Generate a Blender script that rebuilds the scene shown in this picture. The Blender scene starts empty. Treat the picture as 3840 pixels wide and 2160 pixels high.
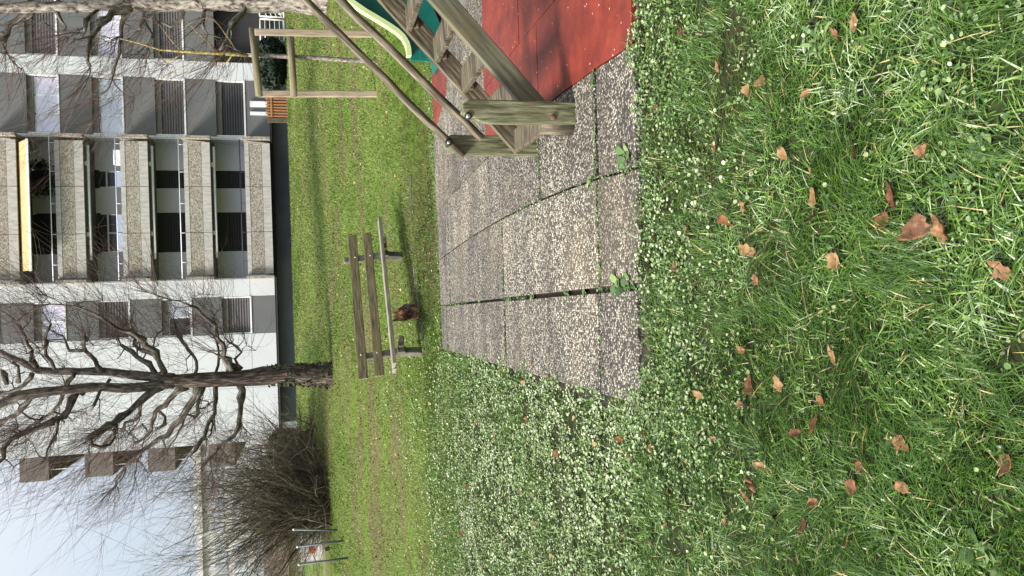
import bpy, bmesh, math, random
import numpy as np
from mathutils import Vector as V, Matrix

random.seed(7)
RNG = np.random.default_rng(11)
SC = bpy.context.scene
COL = SC.collection

# ------------------------------------------------------------------ camera model (the photo is a portrait shot stored on its side)
F_PX = 2885.0
TH = math.atan(730 / 2885.0)          # pitch below the horizon
ROLL = 0.031
EYE = 1.55
CT, ST = math.cos(TH), math.sin(TH)


def ray(x, y):
    c = 1080 - y
    d = x - 1920
    cp = c * math.cos(ROLL) - d * math.sin(ROLL)
    dp = c * math.sin(ROLL) + d * math.cos(ROLL)
    a, b = cp / F_PX, -dp / F_PX
    return V((a, CT + b * ST, -ST + b * CT))


def at_y(x, y, Y):
    q = ray(x, y)
    return V((0, 0, EYE)) + q * (Y / q.y)


def smooth(a, b, x):
    t = min(1.0, max(0.0, (x - a) / (b - a)))
    return t * t * (3 - 2 * t)


def lawn_z(Y):
    if Y < 10.6:
        return 0.27
    if Y < 20:
        return 0.27 + 0.1 * (Y - 10.6)
    if Y < 36:
        return 1.21 + 0.0865 * (Y - 20)
    return 2.594


def ground_z(X, Y):
    w = smooth(-2.2, -0.6, X)
    yk = 10.05 + 0.35 * (max(-0.8, min(3.5, X)) - 0.9)
    a = max(yk, 9.98)
    t = smooth(a, a + 0.5, Y)
    z = t * lawn_z(Y)
    if w < 1 and Y < 14:
        zl = 0.06 * math.log(1 + math.exp((Y - 7.9) / 0.6))
        z = z * w + zl * (1 - w)
        t = t * w + (1 - w) * smooth(7.2, 10.6, Y)
    z += t * 0.03 * max(-4, min(4, X - 0.8)) * math.exp(-((Y - 10.6) / 5.0) ** 2)
    z += 0.012 * math.sin(X * 2.3 + 1.0) * math.sin(Y * 1.9) * (0 if (X > -0.75 and 3.4 < Y < 10.1) else 1)
    if Y > 12:
        z += 0.05 * math.sin(X * 0.6 + Y * 0.23) * min(1, (Y - 12) / 6) * (1 if Y < 34 else max(0, (36 - Y) / 2))
    return z


def at_ground(x, y):
    q = ray(x, y)
    lo, t = None, 0.6
    prev = 0.6
    while t < 80:
        p = V((0, 0, EYE)) + q * t
        if p.z < ground_z(p.x, p.y):
            a, b = prev, t
            for _ in range(30):
                m = (a + b) / 2
                pm = V((0, 0, EYE)) + q * m
                if pm.z < ground_z(pm.x, pm.y):
                    b = m
                else:
                    a = m
            return V((0, 0, EYE)) + q * b
        prev = t
        t += 0.02 + t * 0.004
    p = V((0, 0, EYE)) + q * 36
    return V((p.x, p.y, ground_z(p.x, p.y)))


def vnoise(x, y, seed=0):
    x = np.asarray(x, float)
    y = np.asarray(y, float)
    xi, yi = np.floor(x).astype(np.int64), np.floor(y).astype(np.int64)
    xf, yf = x - xi, y - yi
    u, v = xf * xf * (3 - 2 * xf), yf * yf * (3 - 2 * yf)

    def h(a, b):
        n = (a * 374761393 + b * 668265263 + seed * 1442695041) & 0x7FFFFFFF
        n = ((n ^ (n >> 13)) * 1274126177) & 0x7FFFFFFF
        return ((n ^ (n >> 16)) & 0xFFFF) / 65535.0
    return ((h(xi, yi) * (1 - u) + h(xi + 1, yi) * u) * (1 - v)
            + (h(xi, yi + 1) * (1 - u) + h(xi + 1, yi + 1) * u) * v)


def fbm(x, y, seed=0):
    return 0.5 * vnoise(x, y, seed) + 0.3 * vnoise(x * 2.1, y * 2.1, seed + 1) + 0.2 * vnoise(x * 4.3, y * 4.3, seed + 2)


# ------------------------------------------------------------------ object helpers
def tag(o, label=None, cat=None, group=None, kind=None):
    if label: o['label'] = label
    if cat: o['category'] = cat
    if group: o['group'] = group
    if kind: o['kind'] = kind
    return o


def thing(name, label, cat, loc=(0, 0, 0), group=None):
    o = bpy.data.objects.new(name, None)
    o.empty_display_size = 0.2
    COL.objects.link(o)
    o.location = loc
    return tag(o, label, cat, group)


def world_loc(o):
    p = V((0, 0, 0))
    while o is not None:
        p = p + o.location
        o = o.parent
    return p


def link(name, me, mat, parent=None, loc=None):
    o = bpy.data.objects.new(name, me)
    COL.objects.link(o)
    if mat is not None:
        me.materials.append(mat)
    if parent is not None:
        o.parent = parent
    if loc is not None:
        o.location = loc
    return o


class MB:
    """collects verts (world space), faces and a local-coordinate attribute"""
    def __init__(s):
        s.v, s.f, s.lc, s.sm = [], [], [], []

    def add(s, vs, fs, lc=None, smooth=False):
        n = len(s.v)
        s.v += [tuple(p) for p in vs]
        s.lc += [tuple(p) for p in (lc if lc is not None else vs)]
        s.f += [tuple(i + n for i in f) for f in fs]
        s.sm += [smooth] * len(fs)
        return s

    def box(s, x0, x1, y0, y1, z0, z1):
        return s.obox(V(((x0 + x1) / 2, (y0 + y1) / 2, (z0 + z1) / 2)), V((1, 0, 0)), V((0, 1, 0)),
                      (x1 - x0) / 2, (y1 - y0) / 2, (z1 - z0) / 2)

    def obox(s, c, ax, ay, hx, hy, hz):
        ax = V(ax).normalized()
        ay = (V(ay) - ax * V(ay).dot(ax)).normalized()
        az = ax.cross(ay)
        vs, lc = [], []
        off = random.uniform(0, 50)
        for i in (-1, 1):
            for j in (-1, 1):
                for k in (-1, 1):
                    vs.append(V(c) + ax * (hx * i) + ay * (hy * j) + az * (hz * k))
                    lc.append((hx * i + off, hy * j + off, hz * k))
        fs = [(0, 1, 3, 2), (4, 6, 7, 5), (0, 4, 5, 1), (2, 3, 7, 6), (0, 2, 6, 4), (1, 5, 7, 3)]
        return s.add(vs, fs, lc)

    def prism(s, poly, ax, ay, o, d0, d1):
        """polygon in plane (ax, ay) at origin o, extruded along ax x ay from d0 to d1"""
        ax, ay = V(ax), V(ay)
        n = ax.cross(ay)
        k = len(poly)
        vs = [V(o) + ax * p[0] + ay * p[1] + n * d0 for p in poly] + [V(o) + ax * p[0] + ay * p[1] + n * d1 for p in poly]
        lc = [(p[0], p[1], d0) for p in poly] + [(p[0], p[1], d1) for p in poly]
        fs = [tuple(range(k - 1, -1, -1)), tuple(range(k, 2 * k))]
        fs += [(i, (i + 1) % k, k + (i + 1) % k, k + i) for i in range(k)]
        return s.add(vs, fs, lc)

    def tube(s, pts, radii, n=8, cap=True, wob=0.0):
        pts = [V(p) for p in pts]
        if isinstance(radii, (int, float)):
            radii = [radii] * len(pts)
        vs, lc, fs = [], [], []
        u = None
        L = random.uniform(0, 40)
        for i, p in enumerate(pts):
            t = (pts[min(i + 1, len(pts) - 1)] - pts[max(i - 1, 0)]).normalized()
            if u is None:
                u = t.orthogonal().normalized()
            u = (u - t * u.dot(t))
            u = u.normalized() if u.length > 1e-6 else t.orthogonal().normalized()
            w = t.cross(u)
            if i:
                L += (p - pts[i - 1]).length
            for k in range(n):
                a = 2 * math.pi * k / n
                r = radii[i] * (1 + (random.uniform(-wob, wob) if wob else 0))
                vs.append(p + (u * math.cos(a) + w * math.sin(a)) * r)
                lc.append((L, math.cos(a) * radii[i], math.sin(a) * radii[i]))
        for i in range(len(pts) - 1):
            for k in range(n):
                a, b = i * n + k, i * n + (k + 1) % n
                fs.append((a, b, b + n, a + n))
        if cap:
            fs.append(tuple(range(n - 1, -1, -1)))
            fs.append(tuple((len(pts) - 1) * n + k for k in range(n)))
        return s.add(vs, fs, lc, smooth=True)

    def ball(s, c, rx, ry, rz, nu=10, nv=6, jit=0.0):
        vs, fs = [], []
        c = V(c)
        vs.append(c + V((0, 0, rz)))
        for j in range(1, nv):
            ph = math.pi * j / nv
            for i in range(nu):
                a = 2 * math.pi * i / nu
                q = 1 + random.uniform(-jit, jit)
                vs.append(c + V((rx * math.sin(ph) * math.cos(a), ry * math.sin(ph) * math.sin(a), rz * math.cos(ph))) * q)
        vs.append(c - V((0, 0, rz)))
        for i in range(nu):
            fs.append((0, 1 + i, 1 + (i + 1) % nu))
        for j in range(nv - 2):
            for i in range(nu):
                a = 1 + j * nu + i
                b = 1 + j * nu + (i + 1) % nu
                fs.append((a, a + nu, b + nu, b))
        e = len(vs) - 1
        for i in range(nu):
            fs.append((e, 1 + (nv - 2) * nu + (i + 1) % nu, 1 + (nv - 2) * nu + i))
        return s.add(vs, fs, smooth=True)

    def build(s, name, mat, parent=None, bevel=0.0, kind=None, label=None):
        off = world_loc(parent) if parent is not None else V((0, 0, 0))
        loc = None
        if parent is None:
            a = np.array(s.v)
            lo, hi = a.min(0), a.max(0)
            off = V(((lo[0] + hi[0]) / 2, (lo[1] + hi[1]) / 2, lo[2]))
            loc = off
        me = bpy.data.meshes.new(name)
        me.from_pydata([tuple(V(p) - off) for p in s.v], [], s.f)
        me.polygons.foreach_set('use_smooth', s.sm)
        at = me.attributes.new('lc', 'FLOAT_VECTOR', 'POINT')
        at.data.foreach_set('vector', np.array(s.lc, np.float32).ravel())
        me.update()
        o = link(name, me, mat, parent, loc)
        if bevel:
            m = o.modifiers.new('soft_edges', 'BEVEL')
            m.width = bevel
            m.segments = 2
            m.limit_method = 'ANGLE'
        if kind: o['kind'] = kind
        if label: o['label'] = label
        return o


class Bulk:
    """large numpy meshes (blades, leaves, twigs)"""
    def __init__(s):
        s.v, s.idx, s.cnt, s.tint, s.n = [], [], [], [], 0

    def add(s, verts, faces_list, tint):
        """verts (N,K,3); faces_list: tuples of local indices per item; tint (N,) or (N,K)"""
        N, K = verts.shape[:2]
        base = s.n + np.arange(N) * K
        for f in faces_list:
            s.idx.append((base[:, None] + np.array(f)[None, :]).ravel())
            s.cnt.append(np.full(N, len(f)))
        s.v.append(verts.reshape(-1, 3))
        t = tint if tint.ndim == 2 else np.repeat(tint[:, None], K, 1)
        s.tint.append(t.ravel())
        s.n += N * K

    def tubes(s, P, R, tint, n=3):
        """P (N,K,3), R (N,K)"""
        N, K = P.shape[:2]
        T = np.gradient(P, axis=1)
        T /= np.linalg.norm(T, axis=2, keepdims=True) + 1e-9
        ref = RNG.normal(size=(N, 1, 3))
        u = np.cross(T, ref)
        u /= np.linalg.norm(u, axis=2, keepdims=True) + 1e-9
        w = np.cross(T, u)
        rings = []
        for k in range(n):
            a = 2 * math.pi * k / n
            rings.append(P + R[..., None] * (math.cos(a) * u + math.sin(a) * w))
        vs = np.stack(rings, 2).reshape(N, K * n, 3)
        fs = []
        for i in range(K - 1):
            for k in range(n):
                a, b = i * n + k, i * n + (k + 1) % n
                fs.append((a, b, b + n, a + n))
        s.add(vs, fs, tint)

    def build(s, name, mat, parent=None, kind=None, smooth=False):
        v = np.concatenate(s.v).astype(np.float32)
        off = world_loc(parent) if parent is not None else V(((v[:, 0].min() + v[:, 0].max()) / 2, (v[:, 1].min() + v[:, 1].max()) / 2, v[:, 2].min()))
        v = v - np.array(off, np.float32)
        idx = np.concatenate(s.idx).astype(np.int32)
        cnt = np.concatenate(s.cnt).astype(np.int32)
        me = bpy.data.meshes.new(name)
        me.vertices.add(len(v))
        me.vertices.foreach_set('co', v.ravel())
        me.loops.add(len(idx))
        me.loops.foreach_set('vertex_index', idx)
        me.polygons.add(len(cnt))
        st = np.zeros(len(cnt), np.int32)
        st[1:] = np.cumsum(cnt)[:-1]
        me.polygons.foreach_set('loop_start', st)
        me.polygons.foreach_set('use_smooth', np.full(len(cnt), smooth))
        me.update(calc_edges=True)
        at = me.attributes.new('tint', 'FLOAT', 'POINT')
        at.data.foreach_set('value', np.concatenate(s.tint).astype(np.float32))
        o = link(name, me, mat, parent, None if parent is not None else off)
        if kind: o['kind'] = kind
        return o


# ------------------------------------------------------------------ materials
def new_mat(name):
    m = bpy.data.materials.new(name)
    m.use_nodes = True
    nt = m.node_tree
    b = nt.nodes['Principled BSDF']
    return m, nt, b


def ramp(nt, fac, stops, interp='LINEAR'):
    r = nt.nodes.new('ShaderNodeValToRGB')
    r.color_ramp.interpolation = interp
    el = r.color_ramp.elements
    while len(el) < len(stops):
        el.new(0.5)
    for e, (p, c) in zip(el, stops):
        e.position = p
        e.color = (*c, 1)
    nt.links.new(fac, r.inputs[0])
    return r.outputs[0]


def coords(nt, kind, scale=(1, 1, 1)):
    if kind == 'lc':
        a = nt.nodes.new('ShaderNodeAttribute')
        a.attribute_name = 'lc'
        src = a.outputs['Vector']
    else:
        a = nt.nodes.new('ShaderNodeTexCoord')
        src = a.outputs['Object']
    m = nt.nodes.new('ShaderNodeMapping')
    m.inputs['Scale'].default_value = scale
    nt.links.new(src, m.inputs['Vector'])
    return m.outputs[0]


def noise(nt, vec, scale, detail=4, rough=0.6):
    n = nt.nodes.new('ShaderNodeTexNoise')
    n.inputs['Scale'].default_value = scale
    n.inputs['Detail'].default_value = detail
    n.inputs['Roughness'].default_value = rough
    nt.links.new(vec, n.inputs['Vector'])
    return n.outputs['Fac']


def mixc(nt, fac, a, b, mode='MIX'):
    m = nt.nodes.new('ShaderNodeMix')
    m.data_type = 'RGBA'
    m.blend_type = mode
    for s, v in ((m.inputs[0], fac), (m.inputs[6], a), (m.inputs[7], b)):
        if isinstance(v, (int, float)):
            s.default_value = v
        elif isinstance(v, tuple):
            s.default_value = (*v, 1)
        else:
            nt.links.new(v, s)
    return m.outputs[2]


def bump(nt, b, h, strength=0.4, dist=0.01):
    n = nt.nodes.new('ShaderNodeBump')
    n.inputs['Strength'].default_value = strength
    n.inputs['Distance'].default_value = dist
    nt.links.new(h, n.inputs['Height'])
    nt.links.new(n.outputs[0], b.inputs['Normal'])


def m_noise(name, stops, scale=5, rough=0.7, kind='Object', stretch=(1, 1, 1), bumps=0.3, dist=0.01, spec=0.4, detail=5,
            second=None):
    m, nt, b = new_mat(name)
    vec = coords(nt, kind, stretch)
    f = noise(nt, vec, scale, detail)
    c = ramp(nt, f, stops)
    if second:
        sc, lo, hi, col, amt = second
        v2 = coords(nt, kind, (1, 1, 1))
        f2 = noise(nt, v2, sc, 4)
        k = ramp(nt, f2, [(lo, (0, 0, 0)), (hi, (amt, amt, amt))])
        c = mixc(nt, k, c, col)
    nt.links.new(c, b.inputs['Base Color'])
    b.inputs['Roughness'].default_value = rough
    b.inputs['Specular IOR Level'].default_value = spec
    if bumps:
        bump(nt, b, f, bumps, dist)
    return m


def m_tint(name, stops, rough=0.5, spec=0.5, trans=0.25, patch=None):
    m, nt, b = new_mat(name)
    a = nt.nodes.new('ShaderNodeAttribute')
    a.attribute_name = 'tint'
    c = ramp(nt, a.outputs['Fac'], stops)
    if patch:
        v = coords(nt, 'Object')
        f = noise(nt, v, patch[0], 3)
        k = ramp(nt, f, [(patch[1], (0, 0, 0)), (patch[2], (1, 1, 1))])
        c = mixc(nt, k, c, patch[3], 'MULTIPLY')
    nt.links.new(c, b.inputs['Base Color'])
    b.inputs['Roughness'].default_value = rough
    b.inputs['Specular IOR Level'].default_value = spec
    if trans:
        t = nt.nodes.new('ShaderNodeBsdfTranslucent')
        nt.links.new(c, t.inputs['Color'])
        mx = nt.nodes.new('ShaderNodeMixShader')
        mx.inputs[0].default_value = trans
        nt.links.new(b.outputs[0], mx.inputs[1])
        nt.links.new(t.outputs[0], mx.inputs[2])
        nt.links.new(mx.outputs[0], nt.nodes['Material Output'].inputs['Surface'])
    return m


def m_plain(name, col, rough=0.5, spec=0.5, metal=0.0):
    m, nt, b = new_mat(name)
    vec = coords(nt, 'Object')
    f = noise(nt, vec, 3.0, 5)
    k = [max(0, x * 0.9) for x in col], [min(1, x * 1.08) for x in col]
    c = ramp(nt, f, [(0.3, tuple(k[0])), (0.7, tuple(k[1]))])
    nt.links.new(c, b.inputs['Base Color'])
    b.inputs['Roughness'].default_value = rough
    b.inputs['Specular IOR Level'].default_value = spec
    b.inputs['Metallic'].default_value = metal
    return m


M = {}
M['white_panel'] = m_noise('white_facade_panel', [(0.25, (0.55, 0.575, 0.60)), (0.75, (0.62, 0.64, 0.66))], 0.6, 0.45, bumps=0)
M['grey_panel'] = m_noise('grey_facade_panel', [(0.3, (0.122, 0.127, 0.130)), (0.7, (0.146, 0.151, 0.154))], 0.7, 0.5, bumps=0)
M['white_trim'] = m_plain('white_trim', (0.75, 0.76, 0.77), 0.4)
M['loggia_wall'] = m_noise('pale_loggia_plaster', [(0.3, (0.66, 0.68, 0.72)), (0.7, (0.72, 0.74, 0.78))], 1.2, 0.8, bumps=0)
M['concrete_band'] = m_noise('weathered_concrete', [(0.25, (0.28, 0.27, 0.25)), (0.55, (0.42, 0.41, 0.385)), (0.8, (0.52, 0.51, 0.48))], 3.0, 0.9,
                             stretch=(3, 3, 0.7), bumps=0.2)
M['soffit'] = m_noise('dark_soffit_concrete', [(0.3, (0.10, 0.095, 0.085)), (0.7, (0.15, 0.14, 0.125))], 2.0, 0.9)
M['black_metal'] = m_plain('dark_anthracite', (0.022, 0.023, 0.026), 0.6)
M['dark_recess'] = m_plain('dark_recess', (0.03, 0.03, 0.032), 0.85)
M['shutter_box'] = m_plain('roller_box_brown_grey', (0.12, 0.115, 0.105), 0.6)
M['plinth'] = m_noise('dark_plinth_concrete', [(0.3, (0.13, 0.14, 0.155)), (0.7, (0.20, 0.21, 0.23))], 0.8, 0.9)
M['brown_side'] = m_noise('brown_aggregate_panel', [(0.35, (0.12, 0.105, 0.095)), (0.65, (0.20, 0.18, 0.16))], 30, 0.9)
M['soffit_brown'] = m_noise('brown_soffit', [(0.3, (0.07, 0.06, 0.052)), (0.7, (0.10, 0.085, 0.075))], 2, 0.9)


def m_aggregate():
    m, nt, b = new_mat('exposed_pebble_facing')
    vec = coords(nt, 'Object')
    vo = nt.nodes.new('ShaderNodeTexVoronoi')
    vo.inputs['Scale'].default_value = 24
    nt.links.new(vec, vo.inputs['Vector'])
    hue = nt.nodes.new('ShaderNodeSeparateColor')
    nt.links.new(vo.outputs['Color'], hue.inputs[0])
    c = ramp(nt, hue.outputs[0], [(0.0, (0.12, 0.105, 0.085)), (0.5, (0.28, 0.255, 0.21)), (1.0, (0.46, 0.425, 0.36))])
    n = noise(nt, vec, 1.5, 4)
    c = mixc(nt, ramp(nt, n, [(0.4, (0, 0, 0)), (0.7, (0.4, 0.4, 0.4))]), c, (0.20, 0.18, 0.15))
    nt.links.new(c, b.inputs['Base Color'])
    b.inputs['Roughness'].default_value = 0.9
    bump(nt, b, vo.outputs['Distance'], 0.5, 0.02)
    return m


M['aggregate'] = m_aggregate()


def m_glass(name, tint, dark, metal=0.0):
    m, nt, b = new_mat(name)
    vec = coords(nt, 'Object', (0.7, 1, 1.4))
    f = noise(nt, vec, 1.1, 3)
    c = ramp(nt, f, [(0.3, tint), (0.7, dark)])
    nt.links.new(c, b.inputs['Base Color'])
    b.inputs['Roughness'].default_value = 0.12
    b.inputs['Metallic'].default_value = metal
    b.inputs['Specular IOR Level'].default_value = 0.6
    return m


M['glass_lilac'] = m_glass('net_curtain_glass_lilac', (0.72, 0.67, 0.78), (0.60, 0.60, 0.74), 0.3)
M['glass_pale'] = m_glass('net_curtain_glass_pale', (0.64, 0.68, 0.74), (0.50, 0.53, 0.62), 0.3)
M['glass_sky'] = m_glass('sky_reflecting_glass', (0.90, 0.90, 0.98), (0.80, 0.82, 0.95), 0.85)
M['glass_dark'] = m_glass('dark_window_glass', (0.02, 0.022, 0.026), (0.035, 0.038, 0.045))
M['glass_green'] = m_glass('dark_green_entrance_glass', (0.012, 0.022, 0.02), (0.02, 0.035, 0.03))


def m_shutter(name, c0, c1):
    m, nt, b = new_mat(name)
    vec = coords(nt, 'lc')
    w = nt.nodes.new('ShaderNodeTexWave')
    w.wave_type = 'BANDS'
    w.bands_direction = 'Z'
    w.inputs['Scale'].default_value = 2.6
    nt.links.new(vec, w.inputs['Vector'])
    c = ramp(nt, w.outputs['Fac'], [(0.15, c0), (0.6, c1)])
    nt.links.new(c, b.inputs['Base Color'])
    b.inputs['Roughness'].default_value = 0.55
    bump(nt, b, w.outputs['Fac'], 0.6, 0.03)
    return m


M['shutter'] = m_shutter('roller_shutter_slats', (0.022, 0.021, 0.024), (0.115, 0.11, 0.115))
M['shutter_dark'] = m_shutter('dark_roller_shutter_slats', (0.010, 0.010, 0.012), (0.040, 0.040, 0.046))
M['awning'] = m_noise('cream_awning_canvas', [(0.3, (0.43, 0.30, 0.14)), (0.7, (0.50, 0.37, 0.19))], 2, 0.8, bumps=0.1)


# pebble concrete of the patio
def m_patio():
    m, nt, b = new_mat('pebble_concrete_slab')
    vec = coords(nt, 'Object')
    vo = nt.nodes.new('ShaderNodeTexVoronoi')
    vo.inputs['Scale'].default_value = 74
    nt.links.new(vec, vo.inputs['Vector'])
    sp = nt.nodes.new('ShaderNodeSeparateColor')
    nt.links.new(vo.outputs['Color'], sp.inputs[0])
    peb = ramp(nt, sp.outputs[0], [(0.0, (0.030, 0.028, 0.026)), (0.36, (0.085, 0.077, 0.066)), (0.50, (0.27, 0.245, 0.20)),
                                   (0.70, (0.52, 0.475, 0.39)), (1.0, (0.80, 0.755, 0.66))])
    edge = ramp(nt, vo.outputs['Distance'], [(0.38, (0, 0, 0)), (0.62, (1, 1, 1))])
    c = mixc(nt, edge, peb, (0.062, 0.055, 0.045))
    n = noise(nt, coords(nt, 'Object', (0.40, 1.9, 1)), 2.0, 6, 0.66)
    dirt = ramp(nt, n, [(0.40, (0, 0, 0)), (0.62, (0.85, 0.85, 0.85))])
    n3 = noise(nt, vec, 60, 2)
    dirt2 = mixc(nt, 0.55, dirt, ramp(nt, n3, [(0.4, (0, 0, 0)), (0.7, (1, 1, 1))]), 'MULTIPLY')
    c = mixc(nt, dirt2, c, (0.024, 0.022, 0.020))
    n2 = noise(nt, vec, 1.1, 4)
    c = mixc(nt, ramp(nt, n2, [(0.48, (0, 0, 0)), (0.68, (0.22, 0.22, 0.22))]), c, (0.27, 0.21, 0.13))
    gi = nt.nodes.new('ShaderNodeNewGeometry')
    c = mixc(nt, 1.0, c, ramp(nt, gi.outputs['Random Per Island'], [(0.0, (0.66, 0.65, 0.65)), (1.0, (1.0, 0.98, 0.95))]), 'MULTIPLY')
    nt.links.new(c, b.inputs['Base Color'])
    b.inputs['Roughness'].default_value = 0.75
    bump(nt, b, vo.outputs['Distance'], 0.8, -0.008)
    return m


M['patio'] = m_patio()


def m_red():
    m, nt, b = new_mat('worn_red_paint')
    vec = coords(nt, 'Object')
    n = noise(nt, vec, 5, 6, 0.65)
    c = ramp(nt, n, [(0.32, (0.085, 0.010, 0.007)), (0.5, (0.165, 0.020, 0.010)), (0.70, (0.245, 0.036, 0.017))])
    g = noise(nt, vec, 90, 3)
    c = mixc(nt, ramp(nt, g, [(0.4, (0.25, 0.25, 0.25)), (0.6, (0, 0, 0))]), c, (0.12, 0.018, 0.014))
    vo = nt.nodes.new('ShaderNodeTexVoronoi')
    vo.inputs['Scale'].default_value = 40
    nt.links.new(vec, vo.inputs['Vector'])
    sp = nt.nodes.new('ShaderNodeSeparateColor')
    nt.links.new(vo.outputs['Color'], sp.inputs[0])
    chip = mixc(nt, 1.0, ramp(nt, vo.outputs['Distance'], [(0.16, (1, 1, 1)), (0.24, (0, 0, 0))]),
                ramp(nt, sp.outputs[1], [(0.94, (0, 0, 0)), (0.96, (1, 1, 1))]), 'MULTIPLY')
    c = mixc(nt, chip, c, (0.62, 0.50, 0.42))
    st = noise(nt, vec, 1.4, 4)
    c = mixc(nt, ramp(nt, st, [(0.5, (0, 0, 0)), (0.72, (0.5, 0.5, 0.5))]), c, (0.075, 0.013, 0.012))
    nt.links.new(c, b.inputs['Base Color'])
    b.inputs['Roughness'].default_value = 0.6
    bump(nt, b, g, 0.35, 0.004)
    return m


M['red'] = m_red()


def m_ground():
    m, nt, b = new_mat('turf_and_soil')
    vec = coords(nt, 'Object')
    n = noise(nt, vec, 9, 6, 0.65)
    c = ramp(nt, n, [(0.3, (0.010, 0.010, 0.006)), (0.5, (0.020, 0.028, 0.009)), (0.7, (0.04, 0.065, 0.014))])
    n2 = noise(nt, coords(nt, 'Object', (0.35, 1, 1)), 0.9, 5, 0.6)
    c = mixc(nt, ramp(nt, n2, [(0.50, (0, 0, 0)), (0.66, (0.75, 0.75, 0.75))]), c, (0.04, 0.03, 0.018))
    # bare soil near the camera, mossy thatch under the mown lawn
    sy = nt.nodes.new('ShaderNodeSeparateXYZ')
    tc = nt.nodes.new('ShaderNodeTexCoord')
    nt.links.new(tc.outputs['Object'], sy.inputs[0])
    mr = nt.nodes.new('ShaderNodeMapRange')
    mr.inputs['From Min'].default_value = 8.5 - 420
    mr.inputs['From Max'].default_value = 11.5 - 420
    nt.links.new(sy.outputs['Y'], mr.inputs['Value'])
    th = ramp(nt, n, [(0.3, (0.05, 0.075, 0.014)), (0.5, (0.085, 0.14, 0.02)), (0.72, (0.14, 0.20, 0.035))])
    th = mixc(nt, ramp(nt, n2, [(0.46, (0, 0, 0)), (0.64, (0.9, 0.9, 0.9))]), th, (0.11, 0.085, 0.045))
    c = mixc(nt, mr.outputs[0], c, th)
    nt.links.new(c, b.inputs['Base Color'])
    b.inputs['Roughness'].default_value = 0.95
    b.inputs['Specular IOR Level'].default_value = 0.15
    bump(nt, b, n, 0.8, 0.03)
    return m


M['ground'] = m_ground()
M['soil'] = m_noise('joint_soil', [(0.3, (0.018, 0.014, 0.011)), (0.7, (0.05, 0.038, 0.028))], 30, 0.95)
M['asphalt'] = m_noise('lane_asphalt', [(0.3, (0.04, 0.042, 0.046)), (0.7, (0.065, 0.067, 0.07))], 8, 0.9)

M['blade'] = m_tint('grass_blade', [(0.0, (0.018, 0.050, 0.007)), (0.35, (0.038, 0.098, 0.011)), (0.58, (0.088, 0.175, 0.020)),
                                    (0.76, (0.20, 0.31, 0.07)), (0.88, (0.29, 0.41, 0.20)), (0.965, (0.42, 0.52, 0.33)), (1.0, (0.46, 0.38, 0.17))], 0.38, 0.45, 0.12)
M['lawn_blade'] = m_tint('lawn_grass_blade', [(0.0, (0.035, 0.08, 0.010)), (0.4, (0.092, 0.16, 0.020)), (0.7, (0.175, 0.24, 0.050)),
                                              (0.88, (0.30, 0.34, 0.11)), (1.0, (0.12, 0.085, 0.045))], 0.5, 0.4, 0.25)
M['cover_leaf'] = m_tint('creeping_leaf', [(0.0, (0.025, 0.06, 0.014)), (0.3, (0.08, 0.155, 0.04)), (0.55, (0.18, 0.26, 0.09)),
                                           (0.8, (0.32, 0.395, 0.205)), (1.0, (0.46, 0.52, 0.35))], 0.38, 0.55, 0.1)
M['litter'] = m_tint('leaf_litter', [(0.0, (0.035, 0.022, 0.012)), (0.5, (0.15, 0.085, 0.04)), (0.8, (0.34, 0.22, 0.10)), (1.0, (0.5, 0.40, 0.22))], 0.6, 0.3, 0.1)
M['hedge_leaf'] = m_tint('dark_conifer_leaf', [(0.0, (0.008, 0.016, 0.011)), (0.6, (0.018, 0.034, 0.020)), (1.0, (0.045, 0.07, 0.035))], 0.6, 0.3, 0.1)
M['laurel_leaf'] = m_tint('evergreen_leaf', [(0.0, (0.010, 0.025, 0.012)), (0.6, (0.025, 0.055, 0.026)), (1.0, (0.06, 0.10, 0.05))], 0.35, 0.5, 0.1)
M['ivy_leaf'] = m_tint('ivy_leaf', [(0.0, (0.02, 0.03, 0.012)), (0.5, (0.045, 0.06, 0.02)), (1.0, (0.10, 0.06, 0.035))], 0.5, 0.4, 0.1)
M['twig'] = m_tint('bare_twig', [(0.0, (0.045, 0.035, 0.032)), (0.6, (0.085, 0.062, 0.055)), (1.0, (0.15, 0.085, 0.07))], 0.7, 0.3, 0)
M['shrub_stem'] = m_tint('shrub_stem', [(0.0, (0.028, 0.024, 0.016)), (0.5, (0.07, 0.058, 0.038)), (0.85, (0.12, 0.105, 0.06)), (1.0, (0.17, 0.13, 0.09))], 0.7, 0.3, 0)
M['bark'] = m_noise('grey_brown_bark', [(0.36, (0.028, 0.023, 0.018)), (0.5, (0.085, 0.073, 0.06)), (0.66, (0.24, 0.215, 0.185))], 6, 0.9, kind='lc',
                    stretch=(0.8, 3, 3), bumps=0.8, dist=0.03)
M['bark_rough'] = m_noise('rough_dark_bark', [(0.36, (0.016, 0.012, 0.009)), (0.5, (0.05, 0.037, 0.028)), (0.68, (0.20, 0.165, 0.14))], 7, 0.9, kind='lc',
                          stretch=(0.5, 3, 3), bumps=1.0, dist=0.05)
M['bark_pale'] = m_noise('pale_mottled_bark', [(0.38, (0.045, 0.037, 0.03)), (0.48, (0.20, 0.175, 0.15)), (0.64, (0.40, 0.365, 0.325))], 5, 0.85, kind='lc',
                         stretch=(1.3, 2.4, 2.4), bumps=0.6, dist=0.03)
M['bark_young'] = m_noise('lichened_young_bark', [(0.3, (0.06, 0.045, 0.035)), (0.5, (0.20, 0.175, 0.15)), (0.7, (0.45, 0.42, 0.38))], 26, 0.9, kind='lc',
                          stretch=(1, 1, 1), bumps=0.5)
M['bark_lichen'] = m_noise('yellow_lichen_bark', [(0.34, (0.07, 0.055, 0.04)), (0.5, (0.24, 0.18, 0.05)), (0.66, (0.36, 0.32, 0.18))], 26, 0.9, kind='lc', bumps=0.5)

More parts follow.
